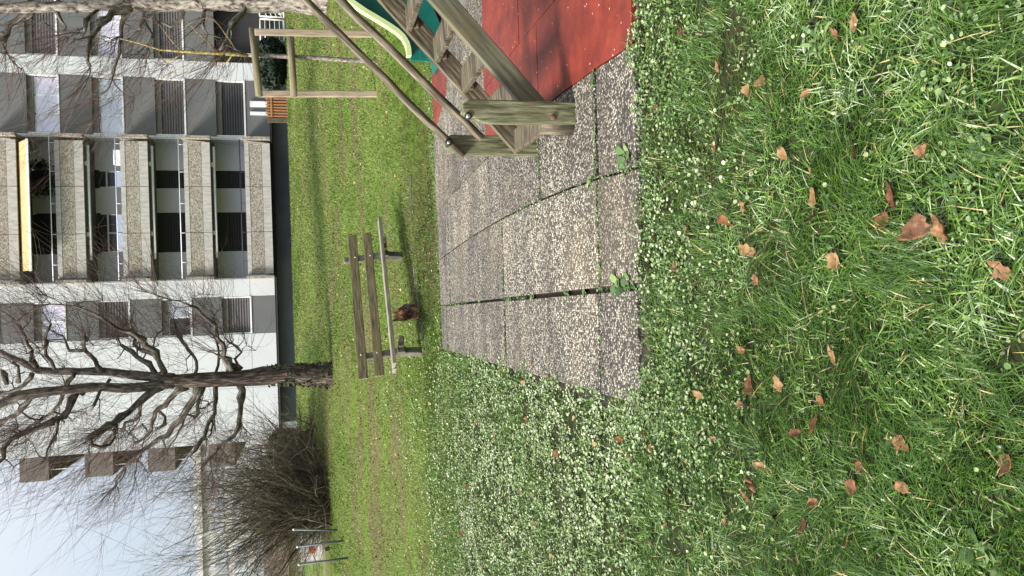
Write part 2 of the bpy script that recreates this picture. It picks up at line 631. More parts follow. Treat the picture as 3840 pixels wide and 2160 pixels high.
M['wood_old'] = m_noise('weathered_grey_wood', [(0.35, (0.024, 0.019, 0.012)), (0.5, (0.085, 0.068, 0.045)), (0.66, (0.215, 0.182, 0.13))], 7, 0.8, kind='lc',
                        stretch=(0.7, 9, 9), bumps=0.6, dist=0.006, second=(4, 0.5, 0.75, (0.09, 0.095, 0.04), 0.6))
M['wood_green'] = m_noise('green_algae_wood', [(0.36, (0.032, 0.034, 0.016)), (0.5, (0.115, 0.118, 0.062)), (0.64, (0.235, 0.245, 0.155))], 7, 0.75, kind='lc',
                          stretch=(0.7, 8, 8), bumps=0.5, dist=0.005, second=(6, 0.48, 0.72, (0.10, 0.088, 0.05), 0.75))
M['wood_olive'] = m_noise('olive_stringer_wood', [(0.34, (0.055, 0.053, 0.032)), (0.5, (0.10, 0.10, 0.066)), (0.68, (0.155, 0.158, 0.112))], 6, 0.65, kind='lc',
                          stretch=(0.45, 8, 8), bumps=0.3, dist=0.004, second=(3, 0.5, 0.7, (0.16, 0.125, 0.06), 0.5))
M['wood_tan'] = m_noise('tan_rail_wood', [(0.36, (0.026, 0.021, 0.014)), (0.5, (0.095, 0.077, 0.053)), (0.66, (0.225, 0.193, 0.142))], 7, 0.8, kind='lc',
                        stretch=(0.7, 7, 7), bumps=0.5, dist=0.006, second=(3, 0.5, 0.7, (0.10, 0.10, 0.055), 0.7))
M['stake'] = m_noise('stake_wood', [(0.3, (0.22, 0.165, 0.115)), (0.55, (0.36, 0.29, 0.215)), (0.75, (0.45, 0.385, 0.30))], 5, 0.8, kind='lc',
                     stretch=(0.7, 7, 7), bumps=0.4)
M['stake_rail'] = m_noise('olive_rail_wood', [(0.3, (0.10, 0.09, 0.05)), (0.55, (0.18, 0.16, 0.10)), (0.75, (0.27, 0.245, 0.165))], 5, 0.8, kind='lc',
                          stretch=(0.7, 7, 7), bumps=0.4)
M['bench_wood'] = m_noise('mossy_bench_plank', [(0.33, (0.05, 0.041, 0.02)), (0.5, (0.14, 0.118, 0.062)), (0.68, (0.265, 0.228, 0.145))], 6, 0.8, kind='lc',
                          stretch=(0.6, 8, 8), bumps=0.6, dist=0.006, second=(5, 0.52, 0.72, (0.17, 0.155, 0.05), 0.6))
M['bench_seat'] = m_noise('pale_bench_seat', [(0.25, (0.10, 0.088, 0.06)), (0.5, (0.24, 0.215, 0.165)), (0.75, (0.42, 0.39, 0.33))], 6, 0.6, kind='lc',
                          stretch=(0.6, 8, 8), bumps=0.5, dist=0.006)
M['bench_leg'] = m_noise('dark_cast_concrete', [(0.3, (0.075, 0.075, 0.06)), (0.55, (0.15, 0.143, 0.11)), (0.75, (0.27, 0.21, 0.11))], 9, 0.85, bumps=0.3)
M['orange_wood'] = m_noise('orange_stained_wood', [(0.3, (0.28, 0.12, 0.045)), (0.7, (0.45, 0.215, 0.09))], 5, 0.7, kind='lc', stretch=(0.7, 6, 6))
M['bolt'] = m_plain('galvanised_bolt', (0.45, 0.46, 0.47), 0.35, 0.5, 0.8)
M['rust'] = m_plain('rusty_bolt', (0.13, 0.055, 0.04), 0.7)
M['rubber'] = m_plain('black_rubber', (0.012, 0.012, 0.013), 0.6)
M['teal'] = m_noise('teal_plastic', [(0.3, (0.003, 0.095, 0.078)), (0.7, (0.006, 0.14, 0.115))], 3, 0.32, bumps=0.05)
M['lime'] = m_noise('pale_lime_plastic', [(0.3, (0.42, 0.54, 0.25)), (0.7, (0.50, 0.61, 0.31))], 3, 0.4, bumps=0.05)
M['fence_green'] = m_plain('green_grey_coated_steel', (0.075, 0.10, 0.10), 0.6)
M['white_paint'] = m_plain('white_painted_steel', (0.8, 0.8, 0.77), 0.4)
M['stone'] = m_noise('grey_footing_stone', [(0.3, (0.06, 0.062, 0.055)), (0.7, (0.16, 0.16, 0.14))], 9, 0.9, bumps=0.6, dist=0.02)
M['far_wall'] = m_noise('hazed_far_render', [(0.3, (0.56, 0.56, 0.565)), (0.7, (0.62, 0.615, 0.61))], 0.2, 0.9, bumps=0)  # distance haze mixed into the wall colour
M['far_window'] = m_noise('far_window_band', [(0.35, (0.36, 0.40, 0.46)), (0.65, (0.46, 0.50, 0.56))], 0.5, 0.4, bumps=0)
M['roof_brown'] = m_noise('brown_roof_tiles', [(0.3, (0.07, 0.05, 0.04)), (0.7, (0.12, 0.085, 0.065))], 6, 0.9)
M['cream_wall'] = m_noise('cream_render', [(0.3, (0.50, 0.45, 0.34)), (0.7, (0.60, 0.54, 0.42))], 1, 0.9)
M['board_white'] = m_noise('white_board_faded', [(0.35, (0.62, 0.50, 0.48)), (0.55, (0.68, 0.66, 0.68)), (0.75, (0.74, 0.74, 0.76))], 6, 0.5, bumps=0)
M['board_red'] = m_noise('red_print', [(0.3, (0.50, 0.05, 0.02)), (0.7, (0.65, 0.10, 0.045))], 12, 0.5, bumps=0)
M['dog_tan'] = m_tint('tan_dog_fur', [(0.0, (0.018, 0.008, 0.006)), (0.3, (0.07, 0.026, 0.012)), (0.6, (0.24, 0.105, 0.048)), (1.0, (0.58, 0.34, 0.18))], 0.6, 0.3, 0.1)
M['dog_blue'] = m_tint('steel_blue_dog_fur', [(0.0, (0.05, 0.055, 0.065)), (0.6, (0.13, 0.145, 0.17)), (1.0, (0.30, 0.33, 0.37))], 0.45, 0.4, 0.1)
M['dog_skin'] = m_plain('dog_body', (0.10, 0.04, 0.018), 0.7)
M['dog_black'] = m_plain('black_nose_and_eyes', (0.008, 0.007, 0.007), 0.25)
M['harness'] = m_plain('dark_red_harness', (0.16, 0.012, 0.035), 0.6)
# ------------------------------------------------------------------ ground sheet
def grid_axis(segs):
    out = []
    for a, b, st in segs:
        n = max(1, int(round((b - a) / st)))
        out += [a + (b - a) * i / n for i in range(n)]
    out.append(segs[-1][1])
    return out


gx = grid_axis([(-700, -60, 80), (-60, -14, 4), (-14, -6, 0.5), (-6, 6, 0.15), (6, 16, 0.5), (16, 60, 4), (60, 700, 80)])
gy = grid_axis([(-60, -4, 7), (-4, 0.4, 0.4), (0.4, 12.5, 0.13), (12.5, 37, 0.5), (37, 60, 3), (60, 900, 80)])
gv, gf = [], []
for y in gy:
    for x in gx:
        z = ground_z(x, y)
        if -0.72 < x < 7 and 3.45 < y < 9.95:
            z = -0.07
        gv.append((x, y, z))
nx = len(gx)
for j in range(len(gy) - 1):
    for i in range(nx - 1):
        a = j * nx + i
        gf.append((a, a + 1, a + nx + 1, a + nx))
g = MB()
g.add(gv, gf, smooth=True)
go = g.build('ground', M['ground'], kind='structure')
go['label'] = 'turf and soil ground'

# ------------------------------------------------------------------ patio slabs: (x range at near edge / far edge), cross joints
pat, red, soil = MB(), MB(), MB()
xn = [-0.60, -0.01, 0.57, 1.175, 1.79, 2.42, 3.05, 3.7, 4.4, 5.1, 5.8]
xf = [-0.76, -0.20, 0.39, 1.02, 1.66, 2.30, 2.95, 3.6, 4.3, 5.0, 5.7]
gaps = [0.004, 0.017, 0.008, 0.005, 0.004, 0.005, 0.004, 0.005, 0.005, 0.005, 0.004]
cross = [[3.56, 4.09, 6.33, 9.35, 9.78], [3.50, 4.06, 6.34, 9.06, 9.80], [3.50, 4.03, 5.17, 6.79, 9.04, 9.84],
         [3.50, 4.05, 5.14, 6.84, 8.92, 9.95], [3.48, 4.05, 5.6, 6.86, 8.9, 9.97]]
Y0, Y1 = 3.5, 9.9


def xe(arr_i, y):
    t = (y - Y0) / (Y1 - Y0)
    bow = 0.10 * math.sin(math.pi * min(1, max(0, t)) ** 0.8) if arr_i >= 2 else 0.0
    return xn[arr_i] + (xf[arr_i] - xn[arr_i]) * t + bow


for c in range(len(xn) - 1):
    rows = cross[min(c, 4)]
    for k in range(len(rows) - 1):
        redrow = (c >= 3 and rows[k + 1] < 6.95) or (c >= 5 and rows[k] > 8.5)
        gg = [0.0 if (k_ in (0, len(rows) - 1)) else (0.015 if rows[k_] < 4.5 else 0.011) for k_ in (k, k + 1)]
        if redrow:
            gg = [x_ * 0.35 for x_ in gg]
        ya, yb = rows[k] + gg[0], rows[k + 1] - gg[1]
        ga = gaps[c] * (1.5 - ya / 8 if c == 1 else 1.0)
        gb = gaps[c + 1] * (1.5 - ya / 8 if c + 1 == 1 else 1.0)
        zt = 0.02 + random.uniform(-0.004, 0.004)
        isred = (c >= 3 and rows[k + 1] < 6.95) or (c >= 5 and rows[k] > 8.5)
        tgt = red if isred else pat
        ns = max(1, int((yb - ya) / 0.4))
        ys = [ya + (yb - ya) * j / ns for j in range(ns + 1)]
        poly = [(xe(c, ya) + ga, ya)] + [(xe(c + 1, y) - gb, y) for y in ys] + [(xe(c, y) + ga, y) for y in reversed(ys[1:])]
        if c == 4 and rows[k] > 8.5:      # the corner of the far red patch is cut across the slab
            m0 = [(2.30, ya), (xe(5, ya) - gb, ya), (xe(5, yb) - gb, yb), (2.02, yb)]
            red.prism(m0, (1, 0, 0), (0, 1, 0), (0, 0, 0), zt - 0.1, zt)
            poly = [(xe(4, ya) + ga, ya), (2.297, ya), (2.017, yb), (xe(4, yb) + ga, yb)]
        if tgt is pat and ya < 3.6:       # crumbling near edge
            nseg = 9
            edge = [(poly[0][0] + (poly[1][0] - poly[0][0]) * q / nseg, ya + random.uniform(-0.03, 0.02)) for q in range(nseg + 1)]
            poly = edge + poly[2:]
        tgt.prism(poly, (1, 0, 0), (0, 1, 0), (0, 0, 0), zt - 0.1, zt)
pat.build('paved_patio', M['patio'], kind='structure', bevel=0.004)
red.build('red_safety_surface', M['red'], kind='structure', bevel=0.004)
soil.box(-0.7, 5.8, 3.45, 9.9, -0.08, -0.012)
soil.build('joint_soil', M['soil'], kind='structure')
# low kerb edging in front of the bench
kb = MB()
ks = []
ka, kc = at_ground(1598, 1330), at_ground(1538, 760)
for i in range(17):
    t = -0.02 + i * 0.075
    ks.append((ka.x + (kc.x - ka.x) * t, ka.y + (kc.y - ka.y) * t))
for (a, b) in zip(ks[:-1], ks[1:]):
    za = ground_z((a[0] + b[0]) / 2, (a[1] + b[1]) / 2)
    hl = math.hypot(b[0] - a[0], b[1] - a[1]) / 2
    kb.obox(((a[0] + b[0]) / 2, (a[1] + b[1]) / 2, za - 0.047 + random.uniform(-0.012, 0.010)), (b[0] - a[0], b[1] - a[1], 0), (-(b[1] - a[1]), b[0] - a[0], 0), hl - 0.004, 0.028, 0.05)
kb.build('kerb', M['stone'], kind='structure', bevel=0.006)
# service lane between lawn and building
ln = MB()
ln.box(-60, 60, 36.6, 39.9, 2.5, 2.606)
ln.build('lane', M['asphalt'], kind='structure')

# ------------------------------------------------------------------ apartment building
SEAMS = [4.77, 7.52, 10.27, 13.02, 15.77]
TOP = 18.4
BY = 40.0
bld = thing('apartment_building', 'long pale apartment block with grey panels and stacked concrete balconies', 'building', (3.5, 40.0, 2.6))
XL, XR = -7.16, 22.0


def white_strip(x0, x1, z0=3.6):
    w = MB()
    zs = [z0] + SEAMS + [TOP]
    for a, b in zip(zs[:-1], zs[1:]):
        if b - a > 0.05:
            n = max(1, round((x1 - x0) / 2.6))
            for q in range(n):
                w.box(x0 + (x1 - x0) * q / n + 0.006, x0 + (x1 - x0) * (q + 1) / n - 0.006, BY, BY + 0.25, a + 0.008, b - 0.008)
    w.build('wall', M['white_panel'], bld)


white_strip(XL, -1.85)
white_strip(0.0, 0.86)
white_strip(7.76, 7.87)
white_strip(10.65, 11.52)
white_strip(14.3, 15.2)
core = MB()
core.box(XL + 0.02, 0.84, BY + 0.25, 55, 3.6, TOP - 0.02)
core.box(0.84, 7.78, BY + 1.35, 55, 3.6, TOP - 0.02)
core.box(7.78, XR, BY + 0.6, 55, 3.6, TOP - 0.02)
core.build('core_wall', M['dark_recess'], bld)
pl = MB()
pl.box(XL + 0.7, 11.4, BY + 0.9, 54, 2.2, 3.598)
pl.build('plinth', M['plinth'], bld)
ov = MB()
ov.box(XL, 11.5, BY + 0.02, BY + 0.9, 3.50, 3.595)
ov.build('overhang', M['dark_recess'], bld)

# spandrel panels
for (x0, x1) in ((-1.85, 0.0), (7.87, 10.65), (11.52, 14.3)):
    for z0, z1 in ([(3.6, 4.70)] if x0 < 11 else []) + [(s + 1.32, min(TOP, s + 2.69)) for s in SEAMS]:
        pn = MB()
        pn.box(x0 + 0.01, x1 - 0.01, BY + 0.004, BY + 0.2, z0, z1)
        pn.build('grey_panel', M['grey_panel'], bld)


def window(x0, x1, s, style):
    """window over seam s"""
    fr = MB()
    y = BY + 0.22
    fr.box(x0 + 0.01, x1 - 0.01, BY - 0.03, BY + 0.3, s - 0.05, s + 0.03)           # sill
    fr.box(x0 + 0.01, x0 + 0.07, y - 0.18, y + 0.02, s + 0.03, s + 1.32)
    fr.box(x1 - 0.07, x1 - 0.01, y - 0.18, y + 0.02, s + 0.03, s + 1.32)
    wide = x1 - x0 > 2.2
    nb = 3 if wide else 2
    if style.startswith('glass'):
        for q in range(1, nb):
            xm = x0 + 0.07 + (x1 - x0 - 0.14) * q / nb
            fr.box(xm - 0.045, xm + 0.045, y - 0.03, y + 0.03, s + 0.03, s + 1.05)
        fr.box(x0 + 0.07, x1 - 0.07, y - 0.03, y + 0.03, s + 1.0, s + 1.06)
    f = fr.build('window', M['white_trim'], bld)
    bx = MB()
    bx.box(x0 + 0.07, x1 - 0.07, y - 0.10, y + 0.1, s + 1.06, s + 1.318)
    bx.build('roller_box', M['shutter_box'], f)
    if style.startswith('glass'):
        p = MB()
        for q in range(nb):
            a = x0 + 0.07 + (x1 - x0 - 0.14) * q / nb
            b = x0 + 0.07 + (x1 - x0 - 0.14) * (q + 1) / nb
            p.box(a + 0.046, b - 0.046, y - 0.01, y + 0.012, s + 0.03, s + 1.0)
        p.build('pane', M['glass_lilac' if style == 'glass_lilac' else 'glass_pale'], f)
        if style == 'glass_half':
            d = MB()  # dark reflection on the left half, put in as a dark sheet
            d.box(x0 + 0.12, (x0 + x1) / 2 - 0.05, y - 0.022, y - 0.012, s + 0.04, s + 0.99)
            d.build('dark_overlay', M['glass_dark'], f)
    else:
        sh = MB()
        sh.box(x0 + 0.07, x1 - 0.07, y - 0.03, y + 0.02, s + 0.03, s + 1.06)
        sh.build('shutter', M['shutter' if style == 'shutter' else 'shutter_dark'], f)


for i, st in enumerate(['half_open', 'shutter', 'glass_pale', 'glass_lilac', 'shutter']):
    window(7.87, 10.65, SEAMS[i], 'shutter_dark' if st == 'half_open' else st)
for i, st in enumerate(['shutter', 'glass_half', 'shutter', 'glass_lilac', 'shutter']):
    window(-1.85, 0.0, SEAMS[i], st)
for i, st in enumerate([None, 'shutter', 'glass_lilac', 'shutter', 'glass_pale']):
    if st:
        window(11.52, 14.3, SEAMS[i], st)

# loggia interiors
for s in SEAMS:
    a, b = s - 1.1, s + 1.6
    y = BY + 1.2
    for (x0, x1, ya) in ((0.9, 2.30, y), (4.27, 5.48, y), (6.37, 7.72, y), (7.72, 7.757, BY + 0.02), (0.862, 0.9, BY + 0.02)):
        lo = MB()
        lo.box(x0, x1, ya, y + 0.15, a, b)
        lo.build('loggia_wall', M['loggia_wall'], bld)
for i, s in enumerate(SEAMS):
    for (x0, x1) in ((5.48, 6.37), (2.31, 4.27)):
        y = BY + 1.28
        f = MB()
        f.box(x0, x0 + 0.07, y - 0.06, y + 0.02, s - 1.0, s + 1.4)
        f.box(x1 - 0.07, x1, y - 0.06, y + 0.02, s - 1.0, s + 1.4)
        f.box(x0 + 0.07, x1 - 0.07, y - 0.06, y + 0.02, s + 1.05, s + 1.12)
        if i == 2 and x1 - x0 > 1.5:
            f.box((x0 + x1) / 2 - 0.04, (x0 + x1) / 2 + 0.04, y - 0.06, y + 0.02, s - 1.0, s + 1.05)
        fo = f.build('balcony_window', M['white_trim' if i == 2 else 'black_metal'], bld)
        b = MB()
        b.box(x0 + 0.07, x1 - 0.07, y - 0.04, y + 0.05, s + 1.12, s + 1.6)
        b.build('roller_box', M['black_metal'], fo)
        p = MB()
        p.box(x0 + 0.07, x1 - 0.07, y - 0.01, y + 0.03, s - 1.0, s + 1.05)
        if i == 2:
            p.build('pane', M['glass_sky'], fo)
            d = MB()
            d.box(x0 + 0.09, x0 + 0.55, y - 0.022, y - 0.012, s - 1.0, s + 0.45)
            d.box(x0 + 0.09, x1 - 0.1, y - 0.022, y - 0.012, s + 0.72, s + 1.04)
            d.build('dark_overlay', M['glass_dark'], fo)
        else:
            p.build('shutter', M['shutter_dark'], fo)

for i, s in enumerate(SEAMS):
    zt, zb = s + 0.0, s - 1.18
    bm = MB()
    fy = 39.2
    xs = [1.06, 3.11, 5.30, 7.43]
    for a, b in zip(xs[:-1], xs[1:]):
        bm.box(a + 0.012, b - 0.012, fy, fy + 0.1, zt - 0.20, zt)
        bm.box(a + 0.012, b - 0.012, fy, fy + 0.1, zb, zb + 0.38)
    bal = bm.build('balcony', M['concrete_band'], bld)
    ag = MB()
    for a, b in zip(xs[:-1], xs[1:]):
        ag.box(a + 0.012, b - 0.012, fy + 0.012, fy + 0.1, zb + 0.395, zt - 0.215)
    ag.build('pebble_facing', M['aggregate'], bal)
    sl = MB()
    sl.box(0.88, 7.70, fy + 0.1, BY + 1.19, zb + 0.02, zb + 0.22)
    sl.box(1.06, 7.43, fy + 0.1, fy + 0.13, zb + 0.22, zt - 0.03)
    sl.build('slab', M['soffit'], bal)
    for (xa, xb) in ((0.86, 0.985), (7.56, 7.70)):
        sd = MB()
        sd.box(xa, xb, 39.0, BY - 0.002, zb - 0.03, zt + 0.06)
        sd.build('side_panel', M['aggregate'], bal)
    rl = MB()
    rl.tube([(0.95, fy + 0.05, s + 0.22), (7.6, fy + 0.05, s + 0.22)], 0.022, 6)
    for xx in (1.7, 3.1, 4.5, 6.0, 7.3):
        rl.tube([(xx, fy + 0.05, s - 0.01), (xx, fy + 0.05, s + 0.2)], 0.014, 6)
    rl.build('railing', M['black_metal'] if i in (0,) else M['white_trim'], bal)
    if i < 3:
        ca = MB()
        ca.tube([(1.9, 39.45, s + 1.42), (7.25, 39.45, s + 1.42)], 0.06, 8)
        ca.box(3.0, 3.2, 39.42, 39.6, s + 1.40, s + 1.58)
        ca.box(6.3, 6.5, 39.42, 39.6, s + 1.40, s + 1.58)
        ca.build('awning_cassette', M['white_trim'], bld)
# opened awning on the top visible balcony
aw = MB()
aw.prism([(39.5, 14.62), (38.55, 13.98), (38.55, 13.95), (39.5, 14.57)], (0, 1, 0), (0, 0, 1), (0, 0, 0), 1.45, 7.3)
awo = aw.build('awning', M['awning'], bld)
ab = MB()
ab.box(1.42, 7.33, 38.50, 38.58, 13.86, 13.96)
ab.build('front_bar', M['white_trim'], awo)
# air conditioner unit
ac = MB()
ac.box(6.35, 7.05, 39.42, 39.75, 10.10, 10.62)
ac.build('air_conditioner', M['white_trim'], bld, bevel=0.02)
# entrance below the far right column
en = MB()
en.box(11.53, 14.28, BY + 0.8, BY + 0.85, 2.62, 6.05)
eno = en.build('entrance', M['glass_green'], bld)
ef = MB()
for xx in (11.6, 12.5, 13.4, 14.22):
    ef.box(xx - 0.03, xx + 0.03, BY + 0.72, BY + 0.798, 2.62, 6.05)
ef.box(11.57, 14.25, BY + 0.74, BY + 0.796, 4.7, 4.78)
ef.build('frame', M['black_metal'], eno)
lb = MB()
for xx in (12.1, 12.16, 12.13):
    lb.ball((xx, BY + 0.6, 4.9 + (0.06 if xx == 12.13 else 0)), 0.05, 0.05, 0.05)
lb.build('entrance_lamp', M['white_trim'], bld)
vb = MB()
vb.box(9.35, 9.62, BY - 0.12, BY + 0.0, 3.68, 4.5)
vb.box(8.95, 9.1, BY - 0.12, BY + 0.0, 3.68, 4.5)
vb.build('meter_box', M['white_trim'], bld)

# balconies on the end wall
for i, s in enumerate(SEAMS[:4]):
    pz0, pz1 = s + 0.98, s + 2.2
    e = MB()
    e.box(-8.35, -7.18, 40.35, 40.45, pz0, pz1)
    e.box(-8.35, -8.25, 40.45, 47, pz0, pz1)
    eb = e.build('end_balcony', M['brown_side'], bld)
    q = MB()
    q.box(-8.24, -7.165, 40.46, 47, pz0 - 0.05, pz0 + 0.14)
    q.build('slab', M['soffit_brown'], eb)
    q = MB()
    q.box(-7.9, -7.86, 40.5, 40.54, pz1, pz1 + 1.6)
    q.build('post', M['white_trim'], eb)

# ------------------------------------------------------------------ far buildings
fb = thing('distant_apartment_block', 'wide pale housing block with many window rows far beyond the bare shrubs', 'building', (-40, 112, 2.6))
q = MB()
q.box(-64, -31.5, 110, 124, 2.6, 17.4)
q.box(-31.4, -19.2, 108, 122, 2.6, 17.0)
q.build('wall', M['far_wall'], fb)
for k in range(5):
    z = 4.6 + k * 2.45
    for (x0, x1, y) in ((-63, -32.5, 109.9), (-31, -19.7, 107.9)):
        ww = MB()
        n = int((x1 - x0) / 1.5)
        for j in range(n):
            a = x0 + (x1 - x0) * j / n
            ww.box(a + 0.1, a + 1.2, y, y + 0.09, z, z + 1.55)
        ww.build('window_row', M['far_window'], fb)
q = MB()
q.box(-64.3, -31.2, 109.6, 124, 17.4, 18.1)
q.box(-31.15, -18.9, 107.6, 122, 17.0, 18.0)
q.build('roof', M['far_wall'], fb)

hs = thing('house', 'small cream house with brown pitched roof behind the wire fence', 'house', (-24, 62, 2.6))
q = MB()
q.box(-29.5, -18.6, 60, 68, 1.2, 4.3)
q.build('wall', M['cream_wall'], hs)
q = MB()
q.prism([(59.5, 4.2), (64, 6.3), (68.5, 4.2)], (0, 1, 0), (0, 0, 1), (0, 0, 0), -29.9, -18.3)
q.build('roof', M['roof_brown'], hs)
for xx in (-28.5, -25.5, -22.6):
    q = MB()
    q.box(xx, xx + 1.1, 59.93, 59.998, 2.9, 4.1)
    q.build('window', M['glass_dark'], hs)
# ------------------------------------------------------------------ bare trees
def npv(l):
    return np.array([tuple(p) for p in l], float)


def resample(pts, rad, step):
    """polyline -> smoother, slightly crooked polyline"""
    P, R = npv(pts), np.array(rad, float)
    n = len(P)
    op, orr = [], []
    for i in range(n - 1):
        p0, p1, p2, p3 = P[max(i - 1, 0)], P[i], P[i + 1], P[min(i + 2, n - 1)]
        m = max(1, int(np.linalg.norm(p2 - p1) / step))
        for k in range(m):
            t = k / m
            q = 0.5 * ((2 * p1) + (-p0 + p2) * t + (2 * p0 - 5 * p1 + 4 * p2 - p3) * t * t + (-p0 + 3 * p1 - 3 * p2 + p3) * t ** 3)
            op.append(q)
            orr.append(R[i] * (1 - t) + R[i + 1] * t)
    op.append(P[-1])
    orr.append(R[-1])
    return np.array(op), np.array(orr)


def knobbly(P, R, amt=0.25, jit=0.25):
    R = R * (1 + RNG.uniform(-0.08, 0.12, len(R)))
    k = RNG.random(len(R)) < 0.22
    R = np.where(k, R * (1 + amt), R)
    P = P + RNG.normal(size=P.shape) * R[:, None] * jit
    return P, R


def trace(conv, pts, Y0, slope, scale):
    """pixel polyline (x, y, r) -> world points; depth follows the sideways travel"""
    out, rad = [], []
    x0, y0 = conv(pts[0][0], pts[0][1])
    for i, p in enumerate(pts):
        x, y = conv(p[0], p[1])
        d = math.hypot(x - x0, y - y0) / F_PX * Y0
        Y = Y0 + slope * d
        out.append(at_y(x, y, Y))
        rad.append(p[2] / scale / F_PX * Y * 1.02)
    return out, rad


def shoots(B, tw, base, dirs, lens, r0=0.007, up=0.18, side=3, tint=(0, 1), spread=0.0):
    """long fine annual shoots with side twigs; base (N,3) dirs (N,3) lens (N,)"""
    base, dirs, lens = np.asarray(base), np.asarray(dirs, float), np.asarray(lens)
    N = len(base)
    if N == 0:
        return
    dirs = dirs / (np.linalg.norm(dirs, axis=1, keepdims=True) + 1e-9)
    K = 6
    t = np.linspace(0, 1, K)[None, :, None]
    bend = RNG.normal(size=(N, 1, 3)) * 0.10
    P = base[:, None, :] + dirs[:, None, :] * lens[:, None, None] * t + (np.array([0, 0, up]) + bend) * lens[:, None, None] * t ** 2
    P += RNG.normal(size=P.shape) * 0.012 * lens[:, None, None] * (t > 0)
    R = r0 * (1 - 0.72 * np.linspace(0, 1, K))[None, :] * RNG.uniform(0.7, 1.25, (N, 1))
    tn = RNG.uniform(tint[0], tint[1], N)
    tw.tubes(P, R, tn)
    for _ in range(side):
        f = RNG.uniform(0.25, 0.95, N)
        i = np.minimum((f * (K - 1)).astype(int), K - 2)
        a = P[np.arange(N), i]
        b = P[np.arange(N), i + 1]
        fr = (f * (K - 1) - i)[:, None]
        q = a * (1 - fr) + b * fr
        T = b - a
        T /= np.linalg.norm(T, axis=1, keepdims=True) + 1e-9
        d = T + RNG.normal(size=(N, 3)) * 0.55 + np.array([0, 0, 0.15])
        d /= np.linalg.norm(d, axis=1, keepdims=True)
        l = lens * RNG.uniform(0.18, 0.5, N)
        tt = np.linspace(0, 1, 4)[None, :, None]
        S = q[:, None, :] + d[:, None, :] * l[:, None, None] * tt + np.array([0, 0, up * 0.7]) * l[:, None, None] * tt ** 2
        S += RNG.normal(size=S.shape) * 0.02 * l[:, None, None] * (tt > 0)
        rr = r0 * 0.55 * (1 - 0.6 * np.linspace(0, 1, 4))[None, :] * np.ones((N, 1))
        tw.tubes(S, rr, np.clip(tn + 0.12, 0, 1))


def crooked(mb, start, d, length, r, axis_xy, out):
    """a short knobbly side branch; collects the knobs where shoots spring"""
    p = np.array(start, float)
    d = np.array(d, float)
    d /= np.linalg.norm(d)
    n = max(3, int(length / 0.13))
    pts, rad = [p.copy()], [r]
    for i in range(n):
        d = d + RNG.normal(size=3) * 0.42 + np.array([0, 0, 0.05])
        d /= np.linalg.norm(d)
        p = p + d * length / n
        pts.append(p.copy())
        rad.append(r * (1 - 0.55 * (i + 1) / n) * (1.45 if RNG.random() < 0.3 else 1))
        if i >= 1:
            out.append((p.copy(), d.copy()))
    rad[-1] *= 1.5
    mb.tube(pts, rad, 6)


def build_tree(root, base_xy, trunks, limbs, conv, scale, Y0, bark, tw_mat, density=1.0, rmin=0.012, shoot_len=(0.6, 1.9), sides=3,
               trunk_mat=None, sub_step=0.30, shoots_per=3.2):
    allk = []
    axis = np.array([base_xy[0], base_xy[1]])
    for name, pts, slope, rough in trunks:
        P, R = trace(conv, pts, Y0, slope, scale)
        P, R = resample(P, R, 0.22)
        P2, R2 = knobbly(P, R, 0.06, 0.05)
        mb = MB()
        mb.tube(P2, R2, 14, wob=0.05)
        mb.build(name, rough, root)
        for i in range(len(P)):
            if R[i] < 0.2 and RNG.random() < 0.5 * density:
                a = RNG.uniform(0, 2 * math.pi)
                allk.append((P[i], np.array([math.cos(a), math.sin(a), 0.4])))
    for pts, slope in limbs:
        P, R = trace(conv, pts, Y0, slope, scale)
        P, R = resample(P, R, 0.14)
        P2, R2 = knobbly(P, R, 0.55, 0.40)
        mb = MB()
        mb.tube(P2, R2, 8, wob=0.06)
        L = 0
        for i in range(1, len(P)):
            L += np.linalg.norm(P[i] - P[i - 1])
            T = P[i] - P[i - 1]
            T /= np.linalg.norm(T) + 1e-9
            outd = np.array([P[i][0] - axis[0], P[i][1] - axis[1], 0])
            outd /= np.linalg.norm(outd) + 1e-9
            if RNG.random() < 0.14 / sub_step * density * 0.9 and i > 2:
                d = T * 0.5 + outd * 0.4 + RNG.normal(size=3) * 0.75
                k = []
                crooked(mb, P[i], d, RNG.uniform(0.3, 0.95), max(rmin, R[i] * RNG.uniform(0.28, 0.5)), axis, k)
                allk += k
            elif RNG.random() < 0.5 and i > 1:
                allk.append((P[i], outd + RNG.normal(size=3) * 0.5))
        allk.append((P[-1], T))
        allk.append((P[-1], T))
        mb.build('branch', bark, root)
    tw = Bulk()
    bs, ds, ls = [], [], []
    for p, d in allk:
        n = RNG.poisson(shoots_per * density)
        outd = np.array([p[0] - axis[0], p[1] - axis[1], 0])
        outd /= np.linalg.norm(outd) + 1e-9
        for _ in range(n):
            bs.append(p)
            ds.append(0.45 * np.array(d) / (np.linalg.norm(d) + 1e-9) + outd * 0.5 + np.array([0, 0, 0.42]) + RNG.normal(size=3) * 0.42)
            ls.append(RNG.uniform(*shoot_len) * (1 if RNG.random() < 0.6 else 0.5))
    shoots(root, tw, np.array(bs), np.array(ds), np.array(ls), r0=0.005, side=sides)
    tw.build('twigs', tw_mat, root, kind='stuff')
    return allk


Z3 = lambda a, b: (a / 2.337, 1050 + b / 2.337)
Z1 = lambda a, b: (a / 2.337, b / 2.337)

